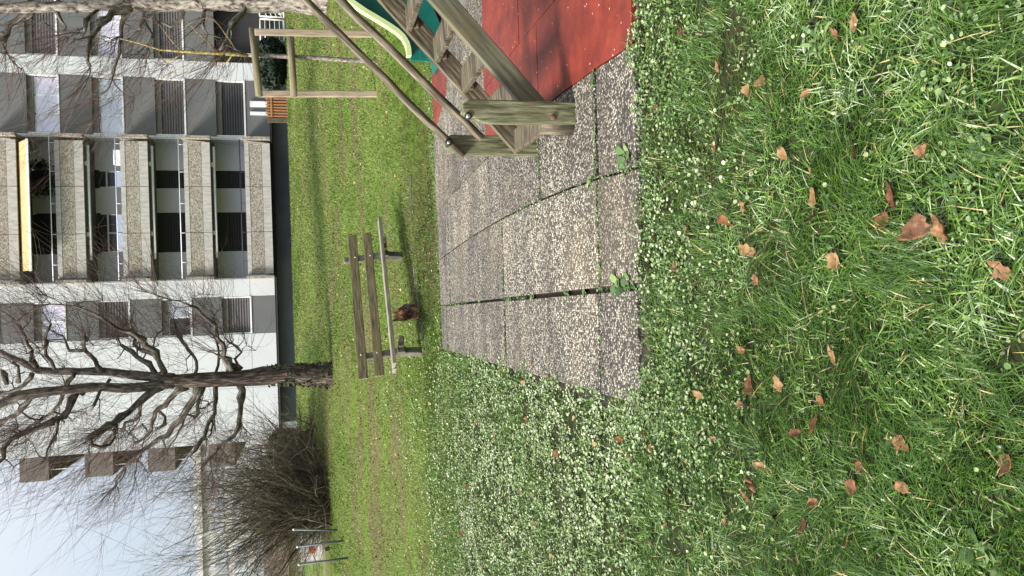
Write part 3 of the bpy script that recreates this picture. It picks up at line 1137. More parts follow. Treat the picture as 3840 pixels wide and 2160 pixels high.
tb = at_ground(1245, 1393)
YT = tb.y
main_tree = thing('bare_tree', 'tall bare tree with knobbly crooked branches on the lawn behind the bench', 'tree', tuple(tb))
trunks = [
    ('trunk', [(2960, 838, 128), (2930, 837, 114), (2895, 835, 100), (2850, 832, 92), (2780, 830, 88), (2660, 829, 84), (2540, 829, 82), (2440, 832, 80), (2300, 846, 74), (2200, 856, 69), (2050, 864, 64), (1900, 870, 61),
               (1700, 881, 58), (1560, 888, 55), (1450, 890, 50)], 0.0, M['bark_rough']),
    ('leader', [(1520, 868, 40), (1400, 855, 40), (1300, 848, 37), (1100, 826, 32), (950, 802, 29), (700, 800, 28), (500, 800, 27), (350, 792, 28), (300, 775, 24),
                (200, 720, 20), (100, 678, 19), (0, 625, 18), (-150, 560, 15), (-400, 500, 12)], 0.10, M['bark']),
    ('leader', [(1520, 905, 40), (1400, 920, 37), (1300, 935, 34), (1100, 950, 37), (900, 938, 36), (700, 950, 35), (500, 970, 35), (300, 992, 37), (150, 1015, 38),
                (0, 1085, 33), (-150, 1130, 26), (-400, 1180, 18)], -0.12, M['bark']),
]
limbs = [
    ([(1420, 935, 30), (1290, 1010, 28), (1180, 1110, 25), (1050, 1210, 22), (950, 1280, 22), (850, 1325, 20), (790, 1390, 17), (815, 1440, 14), (880, 1470, 12), (960, 1440, 12), (1005, 1370, 11), (1000, 1300, 10)], -0.3),
    ([(1230, 1060, 18), (1220, 1180, 12), (1150, 1250, 13), (1090, 1255, 11), (1095, 1310, 8)], 0.6),
    ([(1610, 925, 28), (1530, 1020, 22), (1400, 1120, 20), (1345, 1200, 18), (1335, 1300, 14), (1270, 1380, 11), (1180, 1430, 8)], 0.35),
    ([(1400, 1160, 14), (1450, 1200, 11), (1445, 1260, 10), (1390, 1290, 9)], -0.5),
    ([(1760, 915, 30), (1700, 1030, 27), (1640, 1140, 26), (1560, 1230, 24), (1490, 1330, 22), (1400, 1400, 19), (1300, 1470, 15), (1200, 1560, 13), (1110, 1640, 12), (1000, 1760, 9)], 0.15),
    ([(1880, 915, 20), (1890, 1040, 17), (1880, 1160, 16), (1830, 1270, 15), (1800, 1360, 13), (1740, 1440, 12), (1660, 1540, 9)], -0.45),
    ([(2110, 920, 30), (2120, 1040, 22), (2110, 1160, 20), (2080, 1280, 18), (2040, 1360, 14), (1940, 1440, 11), (1850, 1560, 10), (1760, 1650, 7)], -0.15),
    ([(1700, 920, 22), (1730, 1000, 18), (1740, 1090, 15), (1705, 1205, 14), (1650, 1180, 9)], 0.8),
    ([(730, 955, 26), (640, 1060, 22), (560, 1180, 22), (440, 1260, 20), (330, 1290, 20), (200, 1350, 18), (60, 1440, 16), (30, 1560, 14), (-60, 1650, 9)], -0.2),
    ([(650, 815, 16), (590, 940, 13), (510, 1080, 14), (420, 1190, 12), (300, 1270, 9)], 0.5),
    ([(960, 870, 13), (880, 960, 11), (840, 1080, 12), (820, 1115, 13)], -0.7),
    ([(1020, 1250, 13), (1000, 1350, 12), (930, 1420, 10), (870, 1500, 8)], 0.4),
    ([(510, 1215, 11), (500, 1330, 9), (430, 1449, 8), (400, 1560, 6)], -0.4),
    ([(1440, 840, 28), (1400, 740, 21), (1340, 600, 22), (1240, 520, 18), (1150, 450, 17), (1020, 420, 12), (900, 330, 6), (700, 240, 5), (450, 210, 3)], -0.3),
    ([(1350, 815, 22), (1280, 740, 18), (1200, 660, 20), (1060, 565, 14)], 0.4),
    ([(1340, 650, 17), (1230, 600, 14), (1180, 560, 13), (1170, 440, 9)], 0.7),
    ([(890, 785, 18), (830, 700, 16), (760, 610, 15), (700, 620, 16), (610, 610, 9), (560, 500, 8)], 0.2),
    ([(735, 610, 11), (745, 530, 9), (740, 460, 8)], -0.5),
    ([(490, 775, 14), (400, 660, 13), (400, 560, 12), (395, 460, 12), (440, 380, 6)], -0.4),
    ([(300, 770, 18), (280, 620, 12), (210, 500, 13), (140, 370, 9), (0, 270, 5)], 0.3),
    ([(1720, 830, 15), (1720, 720, 12), (1650, 600, 13), (1550, 450, 10), (1530, 360, 6)], 0.5),
    ([(2050, 800, 34), (1960, 680, 20), (1970, 620, 19), (1930, 520, 17), (1880, 400, 16), (1800, 330, 13), (1700, 240, 10), (1500, 170, 5), (1300, 110, 3)], -0.35),
    ([(2100, 790, 16), (2060, 700, 10), (2120, 640, 9), (2080, 590, 9), (2000, 540, 7)], 0.6),
    ([(1890, 830, 14), (1920, 700, 9), (1900, 540, 9), (1840, 460, 6)], 0.9),
    ([(310, 830, 20), (200, 925, 16), (80, 970, 14), (-60, 1000, 12)], 0.3),
    ([(60, 920, 16), (20, 860, 15), (10, 800, 14)], 0.5),
    ([(170, 880, 14), (160, 760, 10), (100, 720, 14)], -0.6),
    ([(300, 1000, 20), (180, 1150, 15), (60, 1230, 13), (-60, 1340, 10)], 0.45),
]
build_tree(main_tree, (tb.x, tb.y), trunks, limbs, Z3, 2.337, YT, M['bark'], M['twig'], density=1.45, shoot_len=(0.6, 2.4), sides=3, shoots_per=3.0)
# ivy on the shaded upper trunk edge
iv = Bulk()


def leaf_cloud(bulk, C, S, tint, aspect=1.6):
    """flat pointed leaves: C (N,3) centres, S (N,) size, random orientation"""
    N = len(C)
    a = RNG.normal(size=(N, 3))
    a /= np.linalg.norm(a, axis=1, keepdims=True)
    b = np.cross(a, RNG.normal(size=(N, 3)))
    b /= np.linalg.norm(b, axis=1, keepdims=True)
    a, b = a * S[:, None] * aspect / 2, b * S[:, None] / 2
    vs = np.stack([C - a, C + b * 0.9 - a * 0.2, C + a, C - b * 0.9 - a * 0.2], 1)
    bulk.add(vs, [(0, 1, 2, 3)], tint)


Pt, Rt = trace(Z3, trunks[0][1], YT, 0, 2.337)
cs = []
for _ in range(900):
    f = RNG.uniform(2, 7.6)
    i = int(f)
    p = np.array(Pt[i]) * (1 - f + i) + np.array(Pt[i + 1]) * (f - i)
    a = RNG.uniform(0, 2 * math.pi)
    if vnoise(np.array([f * 1.5]), np.array([a * 1.4]), 5)[0] < 0.52:
        continue
    r = (Rt[i] * (1 - f + i) + Rt[i + 1] * (f - i)) * RNG.uniform(1.0, 1.18)
    cs.append(p + np.array([math.cos(a) * r, math.sin(a) * r, RNG.uniform(-0.1, 0.1)]))
cs = np.array(cs)
leaf_cloud(iv, cs, RNG.uniform(0.05, 0.10, len(cs)), RNG.random(len(cs)), 1.2)
iv.build('ivy', M['ivy_leaf'], main_tree, kind='stuff')

# right-hand tree, its trunk at the edge of the view
rb = at_ground(1222, 0)
YR = rb.y
right_tree = thing('bare_tree', 'pale barked bare tree rising beside the playground ladder rails', 'tree', tuple(rb))
trunks2 = [('trunk', [(2880, -10, 150), (2830, -8, 125), (2700, -5, 112), (2500, -5, 104), (2300, 0, 98), (2100, 5, 88), (1900, 8, 80), (1600, 15, 66), (1300, 30, 56), (1000, 42, 48),
                      (600, 55, 42), (300, 62, 40), (0, 72, 36), (-300, 80, 28), (-700, 90, 18)], 0.0, M['bark_pale'])]
limbs2 = [
    ([(1180, 50, 28), (1080, 70, 26), (1000, 120, 25), (880, 230, 22), (800, 330, 19), (770, 470, 16), (790, 590, 9)], -0.25),
    ([(1190, 40, 24), (1120, 130, 20), (1070, 250, 15), (1050, 380, 11), (1030, 520, 9), (1000, 620, 8), (960, 760, 5), (870, 850, 3)], 0.3),
    ([(680, 60, 24), (450, 70, 24), (250, 115, 24), (100, 230, 22), (0, 345, 18), (-100, 420, 14)], 0.1),
    ([(2150, 20, 40), (2115, 110, 22), (2040, 200, 17), (1990, 330, 13), (1940, 440, 10)], -0.4),
    ([(1620, 20, 22), (1570, 160, 16), (1500, 230, 12), (1420, 200, 12)], 0.5),
    ([(480, 80, 13), (540, 180, 9), (580, 240, 8), (520, 300, 6)], 0.4),
    ([(860, 70, 14), (800, 130, 11), (740, 190, 14), (745, 290, 9)], -0.6),
    ([(1500, 40, 16), (1380, 110, 14), (1250, 170, 12), (1230, 260, 8)], 0.2),
    ([(1950, 10, 18), (1800, 90, 14), (1760, 200, 11), (1820, 300, 8)], -0.2),
    ([(900, 30, 24), (780, -90, 20), (650, -220, 16), (500, -330, 12)], 0.3),
    ([(1700, 0, 26), (1560, -130, 20), (1450, -280, 15), (1300, -380, 10)], -0.2),
    ([(300, 40, 22), (150, -100, 18), (0, -220, 14)], -0.3),
    ([(1290, 50, 14), (1250, 180, 10), (1330, 300, 9), (1300, 420, 6)], 0.5),
]
build_tree(right_tree, (rb.x, rb.y), trunks2, limbs2, Z1, 2.337, YR, M['bark'], M['twig'], density=1.35, shoot_len=(0.7, 2.5), sides=3, shoots_per=3.0)

# young staked tree
yb = at_ground(1412, 233)
YY = yb.y
ytree = thing('young_tree', 'slender young bare tree with yellow lichen between two wooden stakes', 'tree', tuple(yb))
full = lambda a, b: (a, b)
ty = [('trunk', [(1416, 233, 8.5), (1400, 231, 7.5), (1300, 225, 7), (1200, 218, 7.2), (1100, 213, 7), (1000, 209, 7.2), (930, 207, 7)], 0.0, M['bark_young']),
      ('upper_trunk', [(931, 207, 7), (850, 202, 6.5), (750, 197, 5.5), (680, 192, 4.4), (600, 187, 3), (520, 162, 2), (450, 145, 1.3)], 0.0, M['bark_lichen'])]
ly = [([(820, 200, 2.6), (780, 160, 2.0), (740, 120, 1.5), (700, 80, 0.9)], 0.3), ([(850, 202, 2.6), (810, 225, 2), (770, 250, 1.5), (690, 280, 0.9)], -0.3),
      ([(900, 205, 2.6), (880, 180, 2), (850, 130, 1.5), (800, 70, 0.9)], 0.5), ([(700, 193, 2.2), (660, 215, 1.5), (620, 240, 1.0)], 0.2),
      ([(680, 192, 2.2), (640, 150, 1.5), (600, 95, 0.9)], -0.4), ([(760, 197, 2.2), (720, 235, 1.7), (660, 262, 1.2), (600, 300, 0.8)], 0.3),
      ([(880, 204, 2.2), (850, 235, 1.6), (810, 240, 1.1)], 0.6)]
build_tree(ytree, (yb.x, yb.y), ty, ly, full, 1.0, YY, M['bark_lichen'], M['twig'], density=0.7, rmin=0.003, shoot_len=(0.25, 0.75), sides=2, shoots_per=1.3)

sf = thing('stake_frame', 'wooden frame of two stakes and two round rails guarding the young tree', 'tree guard', tuple(at_ground(1405, 233)))
for (x0, y0, x1, y1) in ((1410, 128, 955, 120), (1412, 352, 968, 352)):
    gp = at_ground(x0, y0)
    Yp = gp.y
    a, b = gp - V((0, 0, 0.1)), at_y(x1, y1, Yp)
    q = MB()
    ax = (b - a)
    q.obox((a + b) / 2, ax, (0, 1, 0), ax.length / 2, 0.022, 0.052)
    q.build('post', M['stake'], sf, bevel=0.012)
Yr = YY - 0.10
for (x0, y0, x1, y1) in ((946, 106, 972, 360), (1088, 106, 1102, 360)):
    q = MB()
    q.tube([at_y(x0, y0, Yr), at_y((x0 + x1) / 2, (y0 + y1) / 2, Yr), at_y(x1, y1, Yr)], 0.054, 12)
    q.build('rail', M['stake_rail'], sf)

# ------------------------------------------------------------------ bare shrubs along the lawn's left edge
def bare_shrub(name, label, gp, n, h, spread, lean, tint, thick=0.012):
    """many-stemmed leafless shrub: wandering stems that throw shoots along their length"""
    o = thing(name, label, 'shrub', tuple(gp), 'bare shrubs along the lawn edge')
    tw = Bulk()
    K = 8
    base = np.array(gp) + RNG.normal(size=(n, 3)) * np.array([0.45, 0.75, 0.0]) * spread
    base[:, 2] = gp.z - 0.05
    d = np.stack([RNG.normal(0, 0.38, n) + lean, RNG.normal(0, 0.35, n), np.abs(RNG.normal(1.0, 0.2, n))], 1)
    L = h * np.clip(RNG.normal(0.62, 0.24, n), 0.2, 1.05)
    P = np.zeros((n, K, 3))
    P[:, 0] = base
    for k in range(1, K):
        d = d + RNG.normal(size=(n, 3)) * 0.22
        d /= np.linalg.norm(d, axis=1, keepdims=True)
        P[:, k] = P[:, k - 1] + d * (L / (K - 1))[:, None]
    r = thick * RNG.uniform(0.7, 1.7, (n, 1)) * (1 - 0.8 * np.linspace(0, 1, K))[None, :]
    tn = RNG.uniform(tint[0], tint[1], n)
    tw.tubes(P, r, tn)
    bs, ds, ls = [], [], []
    for i in range(n):
        for k in range(2, K):
            for _ in range(RNG.poisson(1.25)):
                t = P[i, k] - P[i, k - 1]
                t /= np.linalg.norm(t)
                bs.append(P[i, k])
                ds.append(t + RNG.normal(size=3) * 0.6 + np.array([lean * 0.5, 0, 0.12]))
                ls.append(L[i] * RNG.uniform(0.12, 0.42))
    shoots(o, tw, np.array(bs), np.array(ds), np.array(ls), r0=thick * 0.42, up=0.06, side=3, tint=tint)
    m = n
    base = np.array(gp) + RNG.normal(size=(m, 3)) * np.array([0.6, 0.9, 0.0]) * spread
    base[:, 2] = gp.z
    d = np.stack([RNG.normal(0, 0.8, m), RNG.normal(0, 0.8, m), np.abs(RNG.normal(0.6, 0.4, m))], 1)
    shoots(o, tw, base, d, h * RNG.uniform(0.15, 0.36, m), r0=thick * 0.6, up=-0.15, side=6, tint=(0, tint[1] * 0.8))
    tw.build('stems', M['shrub_stem'], o, kind='stuff')
    mb = MB()
    for _ in range(10):
        p = V(gp) + V((RNG.normal(0, 0.3), RNG.normal(0, 0.5), -0.05))
        dd = V((RNG.normal(lean, 0.3), RNG.normal(0, 0.3), 1.0)).normalized()
        bend = V((RNG.normal(lean * 0.55, 0.12), RNG.normal(0, 0.08), -0.05))
        hh = h * RNG.uniform(0.6, 1.05)
        pts, rr = [p], [thick * 3.0]
        for k in range(10):
            dd = (dd + bend * 0.22 + V((RNG.normal(0, 0.10), RNG.normal(0, 0.10), 0))).normalized()
            p = p + dd * hh * 0.1
            pts.append(p)
            rr.append(thick * 3.0 * (1 - 0.085 * (k + 1)) * (1.25 if RNG.random() < 0.2 else 1))
        mb.tube(pts, rr, 6)
        k = int(RNG.integers(3, 7))
        q, d2 = pts[k], (dd + V((RNG.normal(lean, 0.5), RNG.normal(0, 0.4), 0.4))).normalized()
        fk = [q]
        for _k in range(6):
            d2 = (d2 + V((RNG.normal(0, 0.15), RNG.normal(0, 0.15), 0.02))).normalized()
            q = q + d2 * hh * 0.075
            fk.append(q)
        mb.tube(fk, [rr[k] * 0.75 * (1 - 0.12 * j) for j in range(7)], 5)
    mb.build('main_stems', M['bark_rough'], o)
    return o


specs = [
    (1172, 1655, 26, 2.2, 1.0, -0.10, 'low dark bare shrub nearest the building corner'),
    (1188, 1712, 26, 3.4, 1.0, -0.14, 'tangled olive brown bare shrub beside the evergreen bush'),
    (1205, 1768, 26, 4.6, 0.9, -0.22, 'reddish twiggy bare shrub in the middle of the left hedge row'),
    (1221, 1822, 26, 4.6, 0.8, -0.24, 'tall arching bare shrub leaning out over the wire fence'),
    (1233, 1855, 13, 3.7, 0.5, -0.26, 'fan shaped bare shrub at the start of the wire fence'),
]
for k, (x, y, n, h, s, l, lab) in enumerate(specs):
    gp = at_ground(x, y)
    gp = gp + V((-0.35, 0, 0))
    gp.z = ground_z(gp.x, gp.y)
    bare_shrub('bare_shrub', lab, gp, n * 6, h * 1.05, s * 1.0, l, (0, 1) if k != 2 else (0.3, 1))
# shrub further behind the fence
gp = V((-13.0, 34.0, ground_z(-13.0, 34.0)))
bare_shrub('bare_shrub', 'distant bare shrub standing behind the wire fence', gp, 45, 4.2, 1.0, 0.05, (0.1, 1))

# evergreen bush at the corner
def leafy(name, label, cat, c, rx, ry, rz, n, size, mat, core_col, lumps=5):
    o = thing(name, label, cat, (c[0], c[1], c[2]))
    bk = Bulk()
    u = RNG.normal(size=(n, 3))
    u /= np.linalg.norm(u, axis=1, keepdims=True)
    rad = RNG.uniform(0.72, 1.0, n) ** 0.6
    az = np.arctan2(u[:, 1], u[:, 0])
    rad *= 0.80 + 0.32 * vnoise(az * lumps / 2 + 9, u[:, 2] * lumps + 4, 3)
    C = np.stack([c[0] + u[:, 0] * rx * rad, c[1] + u[:, 1] * ry * rad, c[2] + rz + u[:, 2] * rz * rad], 1)
    C[:, 2] = np.maximum(C[:, 2], c[2] + 0.02)
    t = np.clip(0.25 + 0.55 * RNG.random(n) * (0.5 + vnoise(C[:, 0] * 3, C[:, 2] * 3, 8)), 0, 1)
    leaf_cloud(bk, C, size * RNG.uniform(0.6, 1.3, n), t, 2.0)
    bk.build('foliage', mat, o)
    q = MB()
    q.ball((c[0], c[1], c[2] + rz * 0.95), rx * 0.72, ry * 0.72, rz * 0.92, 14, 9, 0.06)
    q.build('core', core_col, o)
    return o


M['core_dark'] = m_plain('painted_shade_filler', (0.012, 0.016, 0.010), 0.95)  # filler ball behind the leaves; shade inside the bush put into its colour
p = at_y(1020, 1652, 34.0)
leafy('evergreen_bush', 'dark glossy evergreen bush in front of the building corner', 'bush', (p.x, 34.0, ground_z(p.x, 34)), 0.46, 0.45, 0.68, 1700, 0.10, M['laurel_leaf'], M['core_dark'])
for lab, px, py in (('dark trailing plant hanging in the awning balcony nearer the ladder side', 355, 325), ('dark trailing plant hanging in the middle of the awning balcony', 362, 555)):
    a = at_y(px / 2.337, 480 + py / 2.337, 40.2)
    hp = thing('hanging_plant', lab, 'plant', (a.x, a.y, a.z - 0.42))
    bk = Bulk()
    C = np.array(a) + RNG.normal(size=(420, 3)) * np.array([0.11, 0.11, 0.24])
    leaf_cloud(bk, C, RNG.uniform(0.05, 0.11, 420), RNG.random(420), 1.8)
    bk.build('foliage', M['laurel_leaf'], hp)
    q = MB()
    q.tube([a + V((0, 0, 0.30)), a + V((0, 0, 0.40))], [0.10, 0.13], 10)
    q.tube([a + V((0, 0, 0.40)), a + V((0, 0, 0.75))], 0.006, 4)
    q.build('pot', M['black_metal'], hp)
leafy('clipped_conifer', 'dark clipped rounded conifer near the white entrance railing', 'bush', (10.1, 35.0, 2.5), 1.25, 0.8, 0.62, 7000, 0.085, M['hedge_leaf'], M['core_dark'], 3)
# ------------------------------------------------------------------ playground slide with ladder
GZ = 0.02
sl = thing('playground_slide', 'wooden ladder with round handrails leading up to a teal plastic slide', 'slide', (1.9, 5.0, GZ))
SLOPE = 0.905
X0 = 0.955
topz = lambda X: 0.20 + SLOPE * (X - X0)
YA, YB = 4.47, 5.19          # near and far stringer
for yy, mat in ((YA, 'wood_olive'), (YB, 'wood_old')):
    q = MB()
    xa, xb = (0.93, 2.75)
    ax = V((1, 0, SLOPE)).normalized()
    nrm = V((-SLOPE, 0, 1)).normalized()
    L = (xb - xa) * math.sqrt(1 + SLOPE * SLOPE)
    c = V(((xa + xb) / 2, yy, topz((xa + xb) / 2))) - nrm * 0.066
    q.obox(c, ax, (0, 1, 0), L / 2, 0.024, 0.066)
    q.build('stringer', M[mat], sl, bevel=0.007)
for k in range(8):
    zf = 0.19 + 0.181 * k
    xf_ = X0 + 0.2 * k - 0.01
    q = MB()
    c = V((xf_ + 0.075, (YA + YB) / 2, zf - 0.012))
    q.obox(c, (0.996, 0, 0.03 + random.uniform(-0.03, 0.03)), (0, 1, 0), 0.078, (YB - YA) / 2 - 0.0245, 0.019)
    q.build('tread', M['wood_old'], sl, bevel=0.006)
    if k:
        for yc in (YA + 0.045, YB - 0.045):
            q = MB()
            q.obox(V((xf_ + 0.05, yc, zf - 0.055)), (1, 0, 0), (0, 1, 0), 0.035, 0.02, 0.022)
            q.build('tread_cleat', M['wood_old'], sl, bevel=0.004)


def post(x, yf, h, w, d, mat):
    # board standing on edge: rounded-top front face, deeper behind
    q = MB()
    prof = [(-w, -0.03), (w, -0.03), (w, h - 0.05), (w - 0.03, h - 0.005), (w - 0.08, h), (-w + 0.04, h - 0.02), (-w + 0.008, h - 0.10), (-w, h - 0.16)]
    q.prism(prof, (1, 0, 0), (0, 0, 1), (x, yf + d, 0), 0, d)
    for i in range(len(q.lc)):
        p = q.lc[i]
        q.lc[i] = (p[1] + x * 7, p[0], p[2])
    return q.build('post', M[mat], sl, bevel=0.01)


post(1.035, 4.36, 0.71, 0.066, 0.075, 'wood_green')
post(1.00, 5.22, 0.68, 0.068, 0.075, 'wood_green')
q = MB()
q.tube([(0.985, 4.45, 0.0), (0.985, 4.45, 0.22)], [0.07, 0.062], 12)
q.build('post_footing', M['wood_tan'], sl)


def dome(c, r, mat):
    q = MB()
    q.ball(c, r, r * 0.6, r, 10, 6)
    q.build('bolt', M[mat], sl)


def ring(c, r):
    q = MB()
    q.tube([V(c) + V((0, 0.012, 0)), V(c) - V((0, 0.004, 0))], r, 14)
    q.build('washer', M['rubber'], sl)


bp = at_y(1756, 435, 4.355)
ring(bp, 0.021)
dome(bp, 0.0155, 'bolt')
bp = at_y(2075, 440, 4.355)
dome(bp, 0.019, 'rust')


def rail(p0, p1, y, r):
    a, b = at_y(*p0, y), at_y(*p1, y)
    e = b + (b - a) * 0.75
    pts = [a + (e - a) * (i / 14) for i in range(15)]
    for i in range(1, 14):
        pts[i] = pts[i] + V((random.uniform(-.004, .004), random.uniform(-.004, .004), random.uniform(-.004, .004)))
    q = MB()
    q.tube(pts, [r * random.uniform(0.95, 1.05) for _ in pts], 12, wob=0.02)
    q.build('handrail', M['wood_tan'], sl)


rail((1738, 588), (1140, -6), 5.19, 0.0255)
rail((1808, 521), (1268, -6), 4.60, 0.0255)
bp = at_y(1683, 534, 5.163)
ring(bp, 0.024)
dome(bp, 0.014, 'bolt')
# platform beyond the frame that ladder and chute hang on
q = MB()
q.box(2.75, 3.95, 4.35, 6.3, 1.68, 1.74)
q.box(3.952, 5.9, 4.35, 9.8, 1.68, 1.74)
q.build('platform', M['wood_old'], sl, bevel=0.01)
for (px, py) in ((2.97, 4.40), (3.9, 4.40), (3.05, 6.2), (5.8, 4.4), (5.8, 9.7), (4.7, 9.74)):
    q = MB()
    q.box(px - 0.05, px + 0.05, py - 0.05, py + 0.05, 0.0, 1.68)
    q.build('leg', M['wood_olive'], sl, bevel=0.01)
ft = thing('footing_stone', 'rough grey footing stone beside the far red patch under the slide', 'stone', (3.0, 7.5, GZ))
q = MB()
q.ball((2.98, 7.5, 0.03), 0.17, 0.22, 0.09, 12, 7, 0.10)
q.build('stone', M['stone'], ft)

# chute: side walls in x-z, running down towards -x
CY0, CY1 = 9.05, 9.62


def chute():
    zoff = 0.0
    # floor line
    prof = [(2.78, 0.17), (2.95, 0.17), (3.15, 0.20), (3.35, 0.32), (3.6, 0.55), (4.0, 0.95), (4.4, 1.35), (4.75, 1.70)]
    rim = [(2.80, 0.34), (2.83, 0.40), (2.90, 0.455), (3.0, 0.51), (3.2, 0.62), (3.45, 0.78), (3.8, 1.07), (4.2, 1.47), (4.6, 1.88), (4.75, 2.0)]
    return prof, rim


prof, rim = chute()
# the traced curve of the lime rim, on the near side wall plane
rim_px = [(1532, 216), (1530, 190), (1524, 168), (1510, 145), (1488, 124), (1462, 106), (1430, 86), (1400, 68), (1372, 52), (1340, 30), (1300, 2), (1255, -36), (1200, -88)]
rim = [at_y(x, y, CY0) for x, y in rim_px]
rim2 = [(p.x, p.z) for p in rim]
XE = at_y(1575, 228, CY0).x
low = [(XE, 0.035), (XE + 0.45, 0.035)]
xs_, zs_ = rim2[-1]
low += [(XE + 0.75, 0.16), (xs_ + 0.25, zs_ - 0.30)]
wall_poly = [(XE, 0.035)] + [(XE + 0.002, rim2[0][1] - 0.02)] + rim2[1:] + list(reversed(low[1:]))
q = MB()
for yy, dx, dz in ((CY0, 0, 0), (CY1, 0.30, -0.14)):
    q.prism([(a + dx, max(0.03, b + dz)) for a, b in wall_poly], (1, 0, 0), (0, 0, 1), (0, yy + 0.03, 0), 0, 0.03)
# floor between the walls
fl = [(XE, 0.06), (XE + 0.4, 0.13), (XE + 0.62, 0.22)] + [(xs_ + 0.12, zs_ - 0.24)]
for a, b in zip(fl[:-1], fl[1:]):
    q.prism([(a[0], a[1]), (b[0], b[1]), (b[0], b[1] - 0.03), (a[0], a[1] - 0.03)], (1, 0, 0), (0, 0, 1), (0, CY1, 0), 0.001, CY1 - CY0 - 0.031)
q.obox((XE + 0.11, (CY0 + CY1) / 2 + 0.015, 0.10), (0.24, CY1 - CY0, 0), (1, -0.4, 0), (CY1 - CY0) / 2 + 0.03, 0.01, 0.065)
q.build('chute', M['teal'], sl, bevel=0.006)
for yy, dx, dz in ((CY0 - 0.07, 0, 0), (CY1 - 0.005, 0.30, -0.14)):
    q = MB()
    up_, dn_ = [], []
    for i in range(len(rim)):
        a, b = rim[max(i - 1, 0)], rim[min(i + 1, len(rim) - 1)]
        tx_, tz_ = b.x - a.x, b.z - a.z
        l_ = math.hypot(tx_, tz_)
        nx_, nz_ = -tz_ / l_, tx_ / l_
        up_.append((rim[i].x + dx + nx_ * 0.026, rim[i].z + dz + nz_ * 0.026))
        dn_.append((rim[i].x + dx - nx_ * 0.026, rim[i].z + dz - nz_ * 0.026))
    for i in range(len(rim) - 1):
        vs_ = []
        for yo in (-0.055, 0.055):
            vs_ += [V((p_[0], yy + 0.03 + yo, p_[1])) for p_ in (up_[i], up_[i + 1], dn_[i + 1], dn_[i])]
        fs_ = [(0, 1, 2, 3), (7, 6, 5, 4), (0, 4, 5, 1), (3, 2, 6, 7)]
        if i == 0:
            fs_.append((0, 3, 7, 4))
        if i == len(rim) - 2:
            fs_.append((1, 5, 6, 2))
        q.add(vs_, fs_, smooth=False)
    q.build('chute_rim', M['lime'], sl)
q = MB()
c = at_y(1560, 190, CY0)
q.box(c.x - 0.10, c.x + 0.06, CY0 - 0.012, CY0 - 0.001, 0.13, 0.30)
q.build('foot_panel', M['teal'], sl, bevel=0.005)
q = MB()
q.obox((XE + 0.10, (CY0 + CY1) / 2, 0.031), (0.24, CY1 - CY0, 0), (1, -0.4, 0), (CY1 - CY0) / 2 + 0.04, 0.025, 0.009)
q.build('foot_plate', M['bolt'], sl)

# ------------------------------------------------------------------ bench
PSI = math.radians(24)
U = V((math.cos(PSI), math.sin(PSI), 0.030)).normalized()
N = V((math.sin(PSI), -math.cos(PSI), 0)).normalized()       # towards the sitter's knees (camera side)
mid = (at_ground(1564, 1308) + at_ground(1527, 958)) / 2
PSI = math.radians(30)
U = V((math.cos(PSI), math.sin(PSI), 0.016)).normalized()
N = V((U.y, -U.x, 0)).normalized()
hl_ = 0.0605 * mid.y * 1.02 / math.cos(PSI)
legL, legR = mid - U * hl_, mid + U * hl_
bench = thing('park_bench', 'weathered wooden park bench with mossy planks on dark cast supports', 'bench', tuple(mid))
LEN = 0.2105 * mid.y
H = 0.815


def plank(name, back, z0, z1, thick, tilt, mat, length, shift=0.0):
    q = MB()
    c = mid + U * shift + N * back + V((0, 0, (z0 + z1) / 2))
    up = (V((0, 0, 1)) + N * tilt).normalized()
    q.obox(c, U, up, length / 2, (z1 - z0) / 2, thick / 2)
    return q.build(name, M[mat], bench, bevel=0.007)


plank('backrest_plank', -0.040, H - 0.125, H, 0.042, -0.18, 'bench_wood', LEN, 0.02)
plank('backrest_plank', 0.002, H - 0.335, H - 0.215, 0.042, -0.18, 'bench_wood', LEN, 0.03)
q = MB()
up = V((0, 0, 1))
for (b0, w_) in ((0.34, 0.15), (0.16, 0.15)):
    c = mid + U * 0.03 + N * b0 + up * (0.366 + (b0 - 0.25) * 0.10)
    q.obox(c, U, N, LEN / 2 + 0.01, w_ / 2, 0.024)
q.build('seat', M['bench_seat'], bench, bevel=0.007)
for base in (legL, legR):
    q = MB()
    pr = [(-0.09, -0.05), (0.01, -0.05), (0.05, 0.05), (0.06, 0.20), (0.10, 0.23), (0.20, 0.25), (0.40, 0.262), (0.42, 0.272), (0.42, 0.328), (0.06, 0.318),
          (0.02, 0.38), (-0.07, 0.78), (-0.075, 0.84), (-0.13, 0.845), (-0.135, 0.80), (-0.08, 0.50), (-0.05, 0.40), (-0.06, 0.2)]
    o_ = V((base.x, base.y, ground_z(base.x, base.y)))
    q.prism(pr, N, (0, 0, 1), o_, -0.045, 0.045)
    lg = q.build('leg', M['bench_leg'], bench, bevel=0.012)
    for (bb, zz) in ((-0.022, H - 0.07), (0.020, H - 0.28)):
        q = MB()
        q.ball(V((base.x, base.y, mid.z)) + N * (bb + 0.005) + V((0, 0, zz)), 0.014, 0.014, 0.014, 8, 5)
        q.build('bolt', M['bolt'], bench)

# ------------------------------------------------------------------ small terrier
dp = at_ground(1573, 1172)
dog = thing('dog', 'small tan and steel blue terrier in a dark red harness standing under the bench', 'dog', tuple(dp))
S = 1.0
fw = V((-0.28, -0.96, 0)).normalized()           # faces the camera, turned slightly left
rt = V((-fw.y, fw.x, 0))                         # its left... sideways axis
up = V((0, 0, 1))
W = lambda a, b, c: dp + fw * (a * S) + rt * (b * S) + up * (c * S)
verts, rads, edges = [], [], []


def chain(start, pts):
    prev = start
    for (a, b, c, r) in pts:
        verts.append(W(a, b, c) - dp)
        rads.append(r)
        i = len(verts) - 1
        if prev is not None:
            edges.append((prev, i))
        prev = i
    return prev


